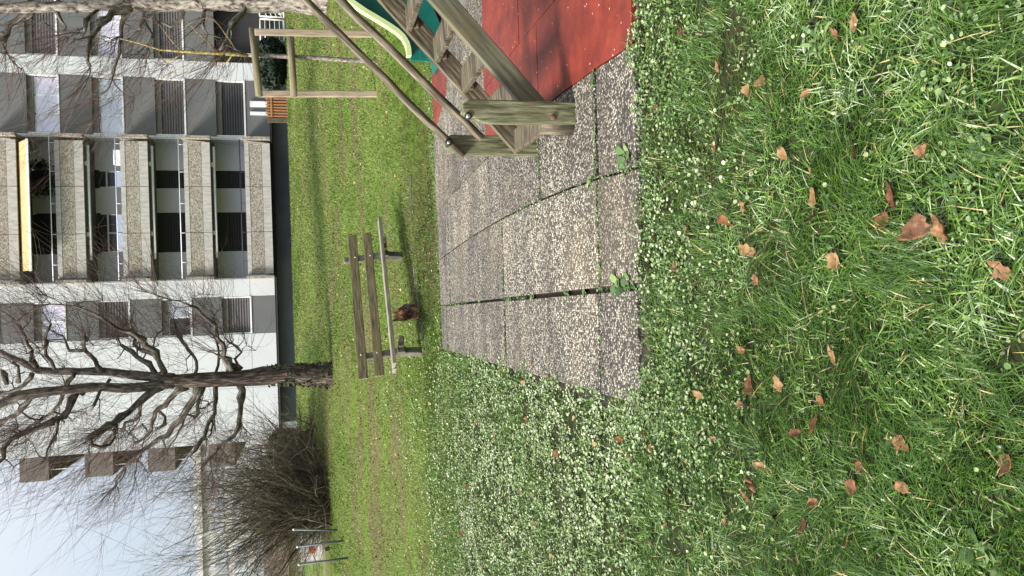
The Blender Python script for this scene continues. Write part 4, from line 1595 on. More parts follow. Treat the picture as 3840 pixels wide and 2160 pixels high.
pel = chain(None, [(-0.15, 0.0, 0.19, 0.055)])
sp1 = chain(pel, [(-0.06, 0, 0.185, 0.058)])
che = chain(sp1, [(0.03, 0, 0.18, 0.064)])
nek = chain(che, [(0.075, 0, 0.225, 0.050)])
hed = chain(nek, [(0.11, 0, 0.262, 0.055), (0.145, 0, 0.255, 0.042), (0.185, 0, 0.238, 0.024), (0.20, 0, 0.235, 0.017)])
tl = chain(pel, [(-0.19, 0, 0.225, 0.018), (-0.205, 0, 0.27, 0.012)])
for s_ in (-1, 1):
    chain(che, [(0.04, 0.045 * s_, 0.125, 0.026), (0.045, 0.048 * s_, 0.06, 0.020), (0.045, 0.048 * s_, 0.012, 0.019), (0.07, 0.048 * s_, 0.010, 0.016)])
    chain(pel, [(-0.13, 0.045 * s_, 0.135, 0.033), (-0.185, 0.048 * s_, 0.075, 0.021), (-0.17, 0.048 * s_, 0.014, 0.018), (-0.145, 0.048 * s_, 0.010, 0.016)])
me = bpy.data.meshes.new('dog_body')
me.from_pydata([tuple(v) for v in verts], edges, [])
body = link('body', me, M['dog_skin'], dog)
sk = body.modifiers.new('skin', 'SKIN')
sk.use_smooth_shade = True
for i, r in enumerate(rads):
    me.skin_vertices[0].data[i].radius = (r, r)
me.skin_vertices[0].data[0].use_root = True
ss = body.modifiers.new('sub', 'SUBSURF')
ss.levels = ss.render_levels = 2
# fur tufts over head, chest and legs (tan) and back (steel blue)
def fur(bulk, blobs, n, length, down, r0, tint):
    for (a, b, c, ra, rb_, rc) in blobs:
        m = n
        u = RNG.normal(size=(m, 3))
        u /= np.linalg.norm(u, axis=1, keepdims=True)
        f = np.array(fw)
        r_ = np.array(rt)
        p = np.array(W(a, b, c)) + u[:, :1] * ra * f + u[:, 1:2] * rb_ * r_ + u[:, 2:3] * rc * np.array([0, 0, 1.0])
        dd = u[:, :1] * f + u[:, 1:2] * r_ + u[:, 2:3] * np.array([0, 0, 1.0]) * 0.6 + RNG.normal(size=(m, 3)) * 0.3
        L = length * RNG.uniform(0.5, 1.2, m)
        t = np.linspace(0, 1, 4)[None, :, None]
        P = p[:, None, :] + dd[:, None, :] * L[:, None, None] * t * (1 - 0.4 * t) - np.array([0, 0, down]) * L[:, None, None] * t ** 2
        R = np.broadcast_to(r0 * (1 - 0.75 * np.linspace(0, 1, 4))[None, :], (m, 4))
        zz = np.clip(tint[0] + (tint[1] - tint[0]) * RNG.random(m), 0, 1)
        bulk.tubes(P, R, zz)


tan = Bulk()
fur(tan, [(0.105, 0, 0.262, 0.055, 0.060, 0.045)], 420, 0.024, 0.9, 0.0045, (0.55, 1.0))
fur(tan, [(0.17, 0, 0.235, 0.035, 0.030, 0.026)], 220, 0.026, 1.2, 0.004, (0.0, 0.3))
fur(tan, [(0.05, 0, 0.165, 0.05, 0.055, 0.05)], 260, 0.035, 1.0, 0.004, (0.15, 0.6))
for s_ in (-1, 1):
    fur(tan, [(0.045, 0.048 * s_, 0.07, 0.022, 0.022, 0.06), (-0.17, 0.048 * s_, 0.08, 0.025, 0.022, 0.06)], 140, 0.014, 0.9, 0.0035, (0.6, 1.0))
tan.build('fur', M['dog_tan'], dog)
blu = Bulk()
fur(blu, [(-0.06, 0, 0.195, 0.13, 0.062, 0.055)], 600, 0.055, 1.2, 0.004, (0.1, 1.0))
blu.build('back_fur', M['dog_blue'], dog)
for s_ in (-1, 1):
    q = MB()
    b0, b1, tip = W(0.115, 0.020 * s_, 0.295), W(0.105, 0.072 * s_, 0.270), W(0.115, 0.066 * s_, 0.392)
    m0 = W(0.095, 0.045 * s_, 0.305)
    q.add([b0, b1, tip, m0, (b0 + tip) / 2 + fw * 0.006, (b1 + tip) / 2 + fw * 0.006], [(0, 3, 4), (3, 2, 4), (3, 1, 5), (2, 3, 5)])
    eo = q.build('ear', M['wood_tan'], dog)
    eo.data.materials.clear()
    eo.data.materials.append(M['dog_ear'] if 'dog_ear' in M else m_plain('tan_ear', (0.24, 0.10, 0.05), 0.7))
    so = eo.modifiers.new('thickness', 'SOLIDIFY')
    so.thickness = 0.007
    q = MB()
    q.ball(W(0.158, 0.024 * s_, 0.266), 0.009, 0.009, 0.009, 8, 6)
    q.build('eye', M['dog_black'], dog)
tp = Bulk()
fur(tp, [(0.115, 0, 0.305, 0.02, 0.022, 0.02)], 90, 0.045, -0.7, 0.0035, (0.8, 1.0))
tp.build('topknot', M['dog_tan'], dog)
q = MB()
q.ball(W(0.216, 0, 0.240), 0.011, 0.013, 0.010, 8, 6)
q.build('nose', M['dog_black'], dog)
q = MB()
for (a, tz) in ((0.02, 0.185), (-0.05, 0.19)):
    pts = [W(a, 0.082 * math.cos(t), tz + 0.080 * math.sin(t)) for t in [2 * math.pi * k / 16 for k in range(17)]]
    q.tube(pts, 0.010, 6)
q.tube([W(0.03, 0, 0.272), W(-0.06, 0, 0.274)], 0.012, 6)
q.build('harness', M['harness'], dog)

# ------------------------------------------------------------------ wire fence on the left edge
posts_px = [((1265, 1990), (1101, 1986)), ((1289, 2027), (1115, 2051)), ((1305, 2092), (1121, 2118)), ((1328, 2190), (1128, 2222))]
fence = thing('wire_fence', 'low grey green wire mesh fence on thin posts along the lawn edge', 'fence', tuple(at_ground(1289, 2027)))
tops = []
for (b_, t_) in posts_px:
    gb = at_ground(*b_)
    tp_ = at_y(t_[0], t_[1], gb.y)
    q = MB()
    q.tube([gb - V((0, 0, 0.1)), tp_], 0.026, 8)
    fp = q.build('post', M['fence_green'], fence)
    q = MB()
    q.ball(tp_, 0.03, 0.03, 0.025, 8, 5)
    q.build('post_cap', M['white_paint'], fp)
    tops.append((gb, tp_))
mb = MB()
for (a, b) in zip(tops[:-1], tops[1:]):
    n = 6
    for k in range(n + 1):
        t = 0.05 + 0.95 * k / n
        p0, p1 = a[0].lerp(a[1], t), b[0].lerp(b[1], t)
        mb.tube([p0, p1], 0.0016, 3)
    n = int((b[0] - a[0]).length / 0.16)
    for k in range(1, n):
        t = k / n
        p0, p1 = a[0].lerp(b[0], t), a[1].lerp(b[1], t)
        mb.tube([p0, p1], 0.0014, 3)
gb0, tp0 = tops[-1]
mb.build('wire_mesh', M['fence_green'], fence)

bd = thing('notice_board', 'white weathered board with a red rectangle standing behind the wire fence', 'sign', (-7.65, 24.0, 1.4))
q = MB()
q.box(-8.02, -7.22, 23.98, 24.02, 1.64, 2.26)
q.build('board', M['board_white'], bd)
q = MB()
q.box(-7.80, -7.54, 23.974, 23.979, 1.86, 2.02)
q.build('red_print', M['board_red'], bd)
q = MB()
for xx in (-7.98, -7.26):
    q.box(xx - 0.03, xx + 0.03, 24.02, 24.08, 0.9, 2.2)
q.build('leg', M['wood_old'], bd)
tr = thing('timber_rail', 'long pale timber rail lying across low posts behind the wire fence', 'rail', (-8.2, 22.0, 1.2))
q = MB()
q.box(-10.2, -6.95, 21.96, 22.04, 1.56, 1.63)
q.build('rail', M['stake'], tr)
q = MB()
for xx in (-10.0, -8.6, -7.1):
    q.box(xx - 0.04, xx + 0.04, 22.04, 22.12, 0.9, 1.6)
q.build('post', M['wood_old'], tr)

# ------------------------------------------------------------------ entrance railing, slatted fence
wr = thing('entrance_railing', 'white painted steel railing with open bars at the dark entrance', 'railing', (12.0, 35.5, 2.6))
q = MB()
for (p0, p1) in ((V((11.25, 35.5, 2.62)), V((12.2, 35.5, 2.62))), (V((12.32, 35.5, 2.62)), V((12.55, 34.8, 2.62)))):
    for zz in (0.0, 1.02):
        q.tube([p0 + V((0, 0, zz)), p1 + V((0, 0, zz))], 0.03, 6)
    q.tube([p0, p0 + V((0, 0, 1.02))], 0.035, 6)
    q.tube([p1, p1 + V((0, 0, 1.02))], 0.035, 6)
q.build('frame', M['white_paint'], wr)
q = MB()
for k in range(1, 5):
    z = 2.62 + k * 0.205
    q.tube([V((11.25, 35.5, z)), V((12.2, 35.5, z))], 0.016, 6)
    q.tube([V((12.32, 35.5, z - 0.1)), V((12.55, 34.8, z + 0.08))], 0.02, 6)
q.build('bars', M['white_paint'], wr)
q = MB()
q.box(11.2, 12.8, 35.52, 35.66, 2.4, 2.70)
q.build('base', M['concrete_band'], wr)

of = thing('slatted_fence', 'short orange stained picket fence against the dark base of the block', 'fence', (8.55, 36.4, 2.55))
q = MB()
for k in range(8):
    xx = 8.12 + k * 0.132
    q.box(xx - 0.035, xx + 0.035, 36.4, 36.425, 2.55, 3.56 + random.uniform(-0.015, 0.015))
q.build('pickets', M['orange_wood'], of)
q = MB()
q.box(8.06, 9.1, 36.375, 36.399, 3.28, 3.36)
q.build('rail', M['orange_wood'], of)
q = MB()
q.box(7.84, 8.03, 36.38, 36.48, 2.5, 3.5)
q.build('post', M['wood_old'], of)
# ------------------------------------------------------------------ vegetation on the ground
GX = np.vectorize(ground_z)


def blades(bulk, X, Y, h, w, lean, az, tint, curl=0.5):
    """bent grass blades: three tapering segments"""
    N = len(X)
    Z = GX(X, Y)
    base = np.stack([X, Y, Z - 0.005], 1)
    d = np.stack([np.cos(az), np.sin(az), np.zeros(N)], 1)
    side = np.stack([-np.sin(az + RNG.normal(0, 0.6, N)), np.cos(az), np.zeros(N)], 1)
    side /= np.linalg.norm(side, axis=1, keepdims=True)
    ts = [0.0, 0.4, 0.75, 1.0]
    ws = [1.0, 0.9, 0.6, 0.0]
    ring = []
    for t, k in zip(ts, ws):
        out = (lean * (0.5 * t + (0.5 + curl) * t * t))[:, None] * d * h[:, None]
        upz = (t * (1 - 0.42 * np.clip(lean, 0, 1.3) * t) * h)[:, None] * np.array([0, 0, 1.0])
        p = base + out + upz
        if k > 0:
            ring += [p - side * (w * k / 2)[:, None], p + side * (w * k / 2)[:, None]]
        else:
            ring.append(p)
    vs = np.stack(ring, 1)
    bulk.add(vs, [(0, 1, 3, 2), (2, 3, 5, 4), (4, 5, 6)], tint)


def leaves(bulk, X, Y, size, zlift, tilt, tint):
    """small roundish leaves, folded along the midrib, on short stalks"""
    N = len(X)
    Z = GX(X, Y) + zlift
    C = np.stack([X, Y, Z], 1)
    n = np.stack([RNG.normal(0, 1, N) * tilt, RNG.normal(0, 1, N) * tilt, np.ones(N)], 1)
    n /= np.linalg.norm(n, axis=1, keepdims=True)
    a = np.cross(n, RNG.normal(size=(N, 3)))
    a /= np.linalg.norm(a, axis=1, keepdims=True)
    b = np.cross(n, a)
    s = size[:, None] / 2
    fold = (RNG.uniform(0.05, 0.4, N))[:, None]
    pts = [C - a * s, C - a * s * 0.35 + b * s * 0.95 + n * s * fold, C + a * s * 0.55 + b * s * 0.75 + n * s * fold, C + a * s * 1.05,
           C + a * s * 0.55 - b * s * 0.75 + n * s * fold, C - a * s * 0.35 - b * s * 0.95 + n * s * fold]
    bulk.add(np.stack(pts, 1), [(0, 3, 2, 1), (0, 5, 4, 3)], tint)


def in_patio(X, Y):
    left = -0.60 - (Y - 3.5) * 0.025
    return (X > left + 0.045 * np.sin(Y * 9) + 0.04 * np.sin(Y * 23 + 1) + 0.02) & (X < 6) & (Y > 3.50 + 0.03 * np.sin(X * 7) + 0.02 * np.sin(X * 23)) & (Y < 9.88)


def scatter(n_per, y0, y1, half=lambda y: 0.42 * y + 0.95):
    area_x = half(y1)
    n = int(n_per * 2 * area_x * (y1 - y0))
    X = RNG.uniform(-area_x, area_x, n)
    Y = RNG.uniform(y0, y1, n)
    k = (np.abs(X) < half(Y)) & ~in_patio(X, Y)
    return X[k], Y[k]


# --- foreground turf: tufts of fine grass with creeping leaves between
gr = Bulk()
for (y0, y1, dens, hs) in ((0.75, 1.6, 12500, 0.72), (1.6, 2.5, 12500, 0.75), (2.5, 3.6, 8000, 0.7)):
    X, Y = scatter(dens, y0, y1)
    patch = fbm(X * 3.4, Y * 3.4, 21)
    clump = fbm(X * 9, Y * 9, 5)
    leafy_zone = np.clip((Y - 2.75) / 0.6, 0, 1) * (0.75 + 0.5 * (fbm(X * 1.5, Y * 1.5, 77) - 0.5))
    left_gr = np.clip((-X - 0.55) / 0.5, 0, 1)
    keep = RNG.random(len(X)) < np.clip(0.26 + 2.6 * (clump - 0.36), 0.06, 1) * (1 - 0.72 * leafy_zone * (1 - 0.75 * left_gr))
    X, Y, patch, clump = X[keep], Y[keep], patch[keep], clump[keep]
    N = len(X)
    fine = RNG.random(N) < np.clip((patch - 0.45) * 9, 0.05, 0.95)      # fine fescue tufts / coarse trampled blades
    az = np.where(fine, 2 * math.pi * 2.2 * fbm(X * 2.4, Y * 2.4, 31) + RNG.normal(0, 0.55, N), RNG.uniform(0, 2 * math.pi, N))
    h = hs * np.where(fine, RNG.uniform(0.05, 0.115, N), RNG.uniform(0.022, 0.065, N))
    w = np.where(fine, RNG.uniform(0.0016, 0.0030, N), RNG.uniform(0.0028, 0.0058, N)) * (1 + 0.9 * (RNG.random(N) < 0.06))
    lean = np.clip(np.where(fine, RNG.normal(0.65, 0.3, N), RNG.normal(1.15, 0.5, N)), 0.05, 1.9)
    pale = fbm(X * 4.1, Y * 4.1, 55)
    u = RNG.random(N)
    tint = np.where(fine, 0.12 + 0.50 * u, np.clip(0.26 + 0.52 * u + 1.6 * (pale - 0.42) * u, 0.02, 0.96))
    tint = np.where(RNG.random(N) < 0.03, 1.0, tint)
    blades(gr, X, Y, h, w, lean, az, tint)
# short dense undergrowth, moss and dead straw between the tufts
for (y0, y1, dens) in ((0.75, 2.5, 9000), (2.5, 3.6, 5000)):
    X, Y = scatter(dens, y0, y1)
    m_ = fbm(X * 5, Y * 5, 71)
    k = RNG.random(len(X)) < np.clip(0.25 + 2.2 * (m_ - 0.3), 0.1, 1)
    X, Y, m_ = X[k], Y[k], m_[k]
    N = len(X)
    u = RNG.random(N)
    t = np.where(RNG.random(N) < 0.06, RNG.uniform(0.97, 1.0, N), 0.10 + 0.62 * u * (0.6 + 0.8 * m_))
    blades(gr, X, Y, RNG.uniform(0.012, 0.038, N), RNG.uniform(0.003, 0.0062, N), np.clip(RNG.normal(1.0, 0.5, N), 0.05, 1.9), RNG.uniform(0, 2 * math.pi, N), np.clip(t, 0, 1))
# left meadow beside the patio and strip behind it
X, Y = scatter(3600, 3.5, 10.4, half=lambda y: 0.40 * y + 0.9)
p = fbm(X * 1.1, Y * 1.1, 91)
k = RNG.random(len(X)) < np.clip(0.30 + 1.5 * (p - 0.45) + 0.35 * np.clip((Y - 7.5) / 2.5, 0, 1) + 0.35 * np.clip((4.5 - Y), 0, 1), 0.10, 1)
X, Y = X[k], Y[k]
N = len(X)
blades(gr, X, Y, RNG.uniform(0.03, 0.085, N) * np.clip(1.15 - (Y - 3.5) / 14, 0.5, 1.2), RNG.uniform(0.0028, 0.0055, N) * (1 + (Y - 3.5) / 9), np.clip(RNG.normal(0.75, 0.35, N), 0.05, 1.5),
       RNG.uniform(0, 2 * math.pi, N), np.clip(RNG.normal(0.55, 0.2, N), 0, 0.92))
gr.build('grass', M['blade'], kind='stuff')

# --- creeping ground-cover leaves
lv = Bulk()
for (y0, y1, dens, sz) in ((0.75, 2.4, 2300, 0.014), (2.4, 3.65, 7600, 0.0145), (3.5, 6.0, 6600, 0.0165), (6.0, 8.6, 4800, 0.0185), (8.6, 13.5, 2300, 0.024)):
    X, Y = scatter(dens, y0, y1, half=lambda y: 0.40 * y + 0.9)
    p = fbm(X * 1.8, Y * 1.8, 14)
    if y0 < 2:
        k = RNG.random(len(X)) < np.clip((p - 0.50) * 5, 0.06, 1)
    elif y0 < 3:
        grassy = np.clip((-X - 0.75) / 0.4, 0, 1) * 0.75
        k = RNG.random(len(X)) < np.clip(0.95 - grassy, 0.1, 1) * np.clip(0.12 + (Y - 2.4) * 0.95 + 1.2 * (p - 0.5), 0.05, 1)
    else:
        p2 = fbm(X * 1.1, Y * 1.1, 91)
        k = RNG.random(len(X)) < np.clip(0.95 - 2.2 * (p2 - 0.36) - 0.85 * np.clip((Y - 6.8) / 5.5, 0, 1) - 0.5 * np.clip((4.3 - Y), 0, 1) * (X < -0.8), 0.04, 1) * np.where(Y > 10.5, np.clip((0.6 - X) / 2.0, 0, 1), 1)
    X, Y = X[k], Y[k]
    N = len(X)
    pt = fbm(X * 2.3, Y * 2.3, 41)
    fx = fbm(X * 7, Y * 11, 43)
    kk = RNG.random(N) < np.clip(0.20 + 3.4 * (fx - 0.38), 0.08, 1)
    X, Y, pt, fx = X[kk], Y[kk], pt[kk], fx[kk]
    N = len(X)
    zl = RNG.uniform(0.004, 0.035, N) * (0.5 + fx)
    tint = np.clip(0.08 + 0.8 * RNG.random(N) * (0.5 + pt) + (0.2 if y0 > 3 else -0.04), 0, 1)
    leaves(lv, X, Y, sz * RNG.uniform(0.5, 1.3, N), zl, 0.34, tint)
for ji, y0, y1, pr in ((1, 3.55, 9.7, 0.9), (2, 3.55, 9.7, 0.55), (3, 3.55, 9.7, 0.3)):
    Y = RNG.uniform(y0, y1, 900)
    k = RNG.random(900) < pr * np.clip((fbm(Y * 2.2, Y * 0 + ji * 5.0, 12) - 0.42) * 6, 0, 1)
    Y = Y[k]
    X = np.array([xe(ji, y) for y in Y]) + RNG.normal(0, 0.012, len(Y))
    leaves(lv, X, Y, RNG.uniform(0.008, 0.018, len(X)), RNG.uniform(0.012, 0.03, len(X)), 0.5, RNG.uniform(0.0, 0.5, len(X)))
for yc, x0, x1 in ((4.05, -0.55, 1.2), (6.34, -0.6, 0.5), (5.16, 0.6, 1.2), (9.06, -0.2, 1.0)):
    X = RNG.uniform(x0, x1, 500)
    k = RNG.random(500) < 0.8 * np.clip((fbm(X * 3, X * 0 + yc, 13) - 0.42) * 6, 0, 1)
    X = X[k]
    Y = yc + RNG.normal(0, 0.012, len(X))
    leaves(lv, X, Y, RNG.uniform(0.008, 0.018, len(X)), RNG.uniform(0.012, 0.03, len(X)), 0.5, RNG.uniform(0.0, 0.5, len(X)))
lv.build('ground_cover', M['cover_leaf'], kind='stuff')

# --- open lawn rising behind the bench
lw = Bulk()
for (y0, y1, dens) in ((7.2, 9.6, 1500), (9.6, 12, 1500), (12, 15, 950), (15, 20, 700), (20, 27, 520), (27, 36.4, 380)):
    X, Y = scatter(dens, y0, y1, half=lambda y: 0.44 * y + 1.0)
    k = X > -7.2 + 0.25 * np.sin(Y * 1.7)
    if y0 < 10:
        k &= RNG.random(len(X)) < np.clip((Y - 6.6) / 3.6, 0, 1)
        k &= ~in_patio(X, Y)
    X, Y = X[k], Y[k]
    bare = fbm(X * 0.5, Y * 0.28, 63) + 0.25 * fbm(X * 2, Y * 1.2, 64)
    bare += 0.30 * np.exp(-((X + 4.0) ** 2 / 7 + (Y - 18.0) ** 2 / 9)) + 0.24 * np.exp(-((X - 4.2) ** 2 / 2.5 + (Y - 13.5) ** 2 / 3))
    k = RNG.random(len(X)) < np.clip(1.25 - 2.6 * np.clip(bare - 0.50, 0, 1), 0.15, 1)
    X, Y, bare = X[k], Y[k], bare[k]
    N = len(X)
    sc_ = np.clip(Y / 12, 0.85, 2.6)
    tint = np.clip(RNG.normal(0.50, 0.17, N) + 0.75 * (fbm(X * 0.9, Y * 0.35, 66) - 0.5) + 0.3 * (fbm(X * 3, Y * 1.2, 68) - 0.5), 0, 0.9)
    tint = np.where(RNG.random(N) < np.clip((bare - 0.5) * 1.7, 0.03, 0.7), RNG.uniform(0.9, 1.0, N), tint)
    blades(lw, X, Y, RNG.uniform(0.025, 0.06, N) * sc_ ** 0.25, RNG.uniform(0.006, 0.012, N) * sc_, np.clip(RNG.normal(0.7, 0.3, N), 0.05, 1.4), RNG.uniform(0, 2 * math.pi, N), tint)
lw.build('lawn_grass', M['lawn_blade'], kind='stuff')

# --- tiny leaf litter over the lawn
lt = Bulk()
X = RNG.uniform(-7, 12, 15000)
Y = 9.2 + 23 * RNG.random(15000) ** 1.4
bare = fbm(X * 0.5, Y * 0.28, 63)
bare += 0.45 * np.exp(-((X + 4.0) ** 2 / 7 + (Y - 18.0) ** 2 / 9)) + 0.35 * np.exp(-((X - 4.2) ** 2 / 4 + (Y - 13.5) ** 2 / 4))
k = (RNG.random(15000) < np.clip((bare - 0.36) * 2.2, 0.08, 1)) & ~in_patio(X, Y) & (np.abs(X) < 0.44 * Y + 1)
X, Y = X[k], Y[k]
leaves(lt, X, Y, RNG.uniform(0.015, 0.05, len(X)), RNG.uniform(0.02, 0.05, len(X)), 0.5, RNG.random(len(X)) ** 1.5)
X, Y = scatter(9, 3.5, 10, half=lambda y: 0.4 * y + 0.8)
leaves(lt, X, Y, RNG.uniform(0.018, 0.04, len(X)), RNG.uniform(0.03, 0.045, len(X)), 0.5, RNG.uniform(0.2, 1.0, len(X)))
lt.build('leaf_litter', M['litter'], kind='stuff')

# --- weeds in the slab joints
def weed(name, label, x, y, n, size, mat='cover_leaf', ln=1.7, group=None):
    gp = at_ground(x, y)
    gp.z = max(gp.z, 0.0) if in_patio(np.array([gp.x]), np.array([gp.y]))[0] else gp.z
    if group is None:
        pass
    o = Bulk()
    az = RNG.uniform(0, 2 * math.pi, n)
    L = size * RNG.uniform(0.5, 1.1, n)
    el = RNG.uniform(0.25, 0.9, n)
    d = np.stack([np.cos(az) * np.cos(el), np.sin(az) * np.cos(el), np.sin(el)], 1)
    s = np.stack([-np.sin(az), np.cos(az), np.zeros(n)], 1)
    B = np.array(gp) + RNG.normal(size=(n, 3)) * np.array([0.012, 0.02, 0]) * (size / 0.06)
    B[:, 2] = gp.z
    wd = (L / ln / 2)[:, None]
    p1 = B + d * (L * 0.45)[:, None]
    p2 = B + d * (L * 0.8)[:, None] + np.array([0, 0, -0.10]) * L[:, None]
    p3 = B + d * L[:, None] + np.array([0, 0, -0.28]) * L[:, None]
    vs = np.stack([B - s * wd * 0.2, B + s * wd * 0.2, p1 + s * wd, p1 - s * wd, p2 + s * wd * 0.75, p2 - s * wd * 0.75, p3], 1)
    o.add(vs, [(0, 1, 2, 3), (3, 2, 4, 5), (5, 4, 6)], RNG.uniform(0.1, 0.62, n))
    ob = o.build(name, M[mat])
    return tag(ob, label, 'weed', group)


G = 'weeds growing in the patio joints'
for lab, x, y, n, s in (
        ('broad leaved weed rosette where the widest patio joint meets the front grass', 2335, 1078, 26, 0.085),
        ('grassy weed tuft at the front edge just left of the wide joint end', 2362, 1052, 22, 0.07),
        ('small weed in the wide joint a little behind its front rosette', 2195, 1096, 16, 0.06),
        ('weed sprig in the wide joint at the second cross joint', 2135, 1104, 16, 0.06),
        ('pair of tiny weeds half way along the wide patio joint', 1998, 1114, 22, 0.05),
        ('thin weed strand where two joints cross behind the middle', 1912, 1128, 14, 0.05),
        ('tiny weed in the wide joint towards the bench', 1800, 1130, 12, 0.045),
        ('large weed tuft in the front edge joint nearest the ladder', 2355, 610, 24, 0.085),
        ('weed clump in the diagonal joint in front of the ladder foot', 2222, 692, 22, 0.06),
        ('weed at the joint crossing left of the ladder foot', 2022, 806, 18, 0.05),
        ('small weed in the cross joint at the front right of the patio', 2258, 770, 14, 0.05),
        ('weed patch along the front cross joint near the wide joint', 2256, 995, 18, 0.055),
        ('tiny weed behind the ladder on the diagonal joint', 1665, 770, 10, 0.05),
        ('faint weed strand in the far left joint by the bench', 1690, 1170, 12, 0.05),
        ('mossy sprig on the diagonal joint half way to the bench', 1895, 868, 12, 0.04)):
    weed('weed', lab, x, y, n, s, group=G)
for lab, x, y, n, s in (('plantain rosette with long pale strap leaves in the near grass', 3065, 150, 20, 0.085),
                        ('flat rosette of broad leaves near the bottom of the near grass', 3700, 2075, 16, 0.06),
                        ('cluster of round pale leaves right of the dead leaf pair', 3690, 565, 24, 0.045)):
    weed('broadleaf_weed', lab, x, y, n, s, ln=5.5 if 'strap' in lab else 1.5)

# --- fallen leaves lying in the near grass
def leaf_mat(name, c0, c1, c2):
    return m_noise(name, [(0.3, c0), (0.52, c1), (0.75, c2)], 40, 0.7, bumps=0.4, dist=0.002, spec=0.2)


LM = {'brown': leaf_mat('dead_leaf_brown', (0.075, 0.036, 0.018), (0.19, 0.095, 0.046), (0.33, 0.185, 0.095)),
      'dark': leaf_mat('dead_leaf_dark', (0.045, 0.02, 0.012), (0.10, 0.043, 0.022), (0.19, 0.085, 0.042)),
      'tan': leaf_mat('dead_leaf_tan', (0.11, 0.062, 0.028), (0.23, 0.14, 0.065), (0.38, 0.265, 0.135)),
      'pink': leaf_mat('dead_leaf_pinkish', (0.08, 0.037, 0.02), (0.20, 0.105, 0.06), (0.37, 0.225, 0.14)),
      'rust': leaf_mat('dead_leaf_rust', (0.085, 0.035, 0.016), (0.18, 0.08, 0.035), (0.30, 0.155, 0.07)),
      'grey': leaf_mat('dead_leaf_grey', (0.22, 0.20, 0.15), (0.26, 0.24, 0.19), (0.34, 0.32, 0.26))}


def fallen(x, y, size, kind, label, curl=None, aspect=1.5, group=None, ang=None):
    gp = at_ground(x, y)
    gp.z += RNG.uniform(0.018, 0.034)
    nu, nv = 9, 6
    a = RNG.uniform(0, 2 * math.pi) if ang is None else ang
    cu = RNG.uniform(0.4, 1.3) if curl is None else curl
    tx, ty = RNG.normal(0, 0.4), RNG.normal(0, 0.4)
    vs, fs = [], []
    L, Wd = size, size / aspect
    ph = RNG.uniform(0, 6)
    CR = RNG.normal(size=(nu, nv)) * 0.028
    CR[:, nv // 2] += 0.015
    lobe = RNG.uniform(0.08, 0.30)
    skew = RNG.uniform(0.6, 1.1)
    for i in range(nu):
        u = i / (nu - 1)
        prof = (math.sin(math.pi * min(1, (u * 0.96 + 0.04) ** skew)) ** 0.75) * (1 - 0.35 * u)
        for j in range(nv):
            v = j / (nv - 1) * 2 - 1
            wv = prof * Wd * 0.72 * (1 + lobe * math.sin(u * 14 + ph + v) * abs(v) + 0.13 * RNG.normal() * abs(v))
            bend = v * cu
            px = (u - 0.5) * L
            py = wv * math.sin(bend) / cu if cu > 0.05 else wv * v
            pz = CR[i, j] * L + wv * (1 - math.cos(bend)) / max(cu, 0.2) + 0.16 * L * cu * (u - 0.5) ** 2 * 2 + 0.02 * L * math.sin(u * 9 + v * 3 + ph)
            ca, sa = math.cos(a), math.sin(a)
            X_, Y_ = px * ca - py * sa, px * sa + py * ca
            vs.append((gp.x + X_, gp.y + Y_, gp.z + pz + tx * X_ + ty * Y_))
    for i in range(nu - 1):
        for j in range(nv - 1):
            q = i * nv + j
            fs.append((q, q + nv, q + nv + 1, q + 1))
    m = MB()
    m.add(vs, fs, smooth=True)
    m.tube([vs[(nv // 2)], V(vs[nv // 2]) - V((math.cos(a), math.sin(a), -0.2)) * size * 0.25], [0.0012, 0.0008], 4)
    o = m.build('fallen_leaf', LM[kind])
    so = o.modifiers.new('thickness', 'SOLIDIFY')
    so.thickness = 0.0007
    tag(o, label, 'leaf', group or 'dead leaves lying in the grass')
    return o


U_ = [
    (3489, 842, 0.085, 'pink', 'large pinkish brown dead leaf curled beside a rounder brown one', 1.0, 1.3, 0.3),
    (3562, 850, 0.085, 'brown', 'large rounded brown dead leaf of the pair in the near grass', 1.3, 1.25, 0.2),
    (3370, 728, 0.095, 'dark', 'long dark mottled dead leaf pointing at the ladder side', 0.9, 2.0, 0.1),
    (3332, 826, 0.075, 'rust', 'reddish mottled dead leaf touching the long dark leaf tip', 0.8, 1.5, 1.4),
    (3228, 556, 0.06, 'dark', 'dark dead leaf with a rolled pale midrib in the near grass', 1.6, 2.1, 0.1),
    (3222, 84, 0.07, 'tan', 'pale tan dead leaf near the plantain rosette', 0.5, 1.4, 1.2),
    (3776, 1004, 0.062, 'pink', 'curled pinkish dead leaf alone at the very front', 1.0, 1.4, 0.7),
    (3150, 972, 0.075, 'tan', 'tan dead leaf with grass across it below the middle', 0.7, 1.3, 1.0),
    (2833, 934, 0.062, 'tan', 'round tan dead leaf just in front of the patio middle', 0.8, 1.2, 0.8),
    (3079, 734, 0.075, 'tan', 'wide pale brown dead leaf half hidden by bent grass', 0.6, 1.3, 0.4),
    (3157, 1326, 0.085, 'tan', 'long cream dead leaf with ragged edge and dark holes', 0.5, 2.3, 0.5),
    (2837, 1438, 0.085, 'dark', 'big dark red brown dead leaf under grass stems', 0.8, 1.4, 0.2),
    (2945, 1434, 0.075, 'tan', 'narrow toothed tan dead leaf standing in grass', 0.9, 2.4, 0.0),
    (2855, 1810, 0.075, 'brown', 'crumpled brown dead leaf ball on the left grass', 2.2, 1.1, 0.5),
    (3815, 1728, 0.06, 'pink', 'glossy pinkish brown dead leaf cut by the frame edge', 0.7, 1.2, 1.2),
]
for x, y, s, kd, lab, cu, asp, an in U_:
    fallen(x, y, s * 0.86, kd, lab, cu * 1.15, asp, ang=an)
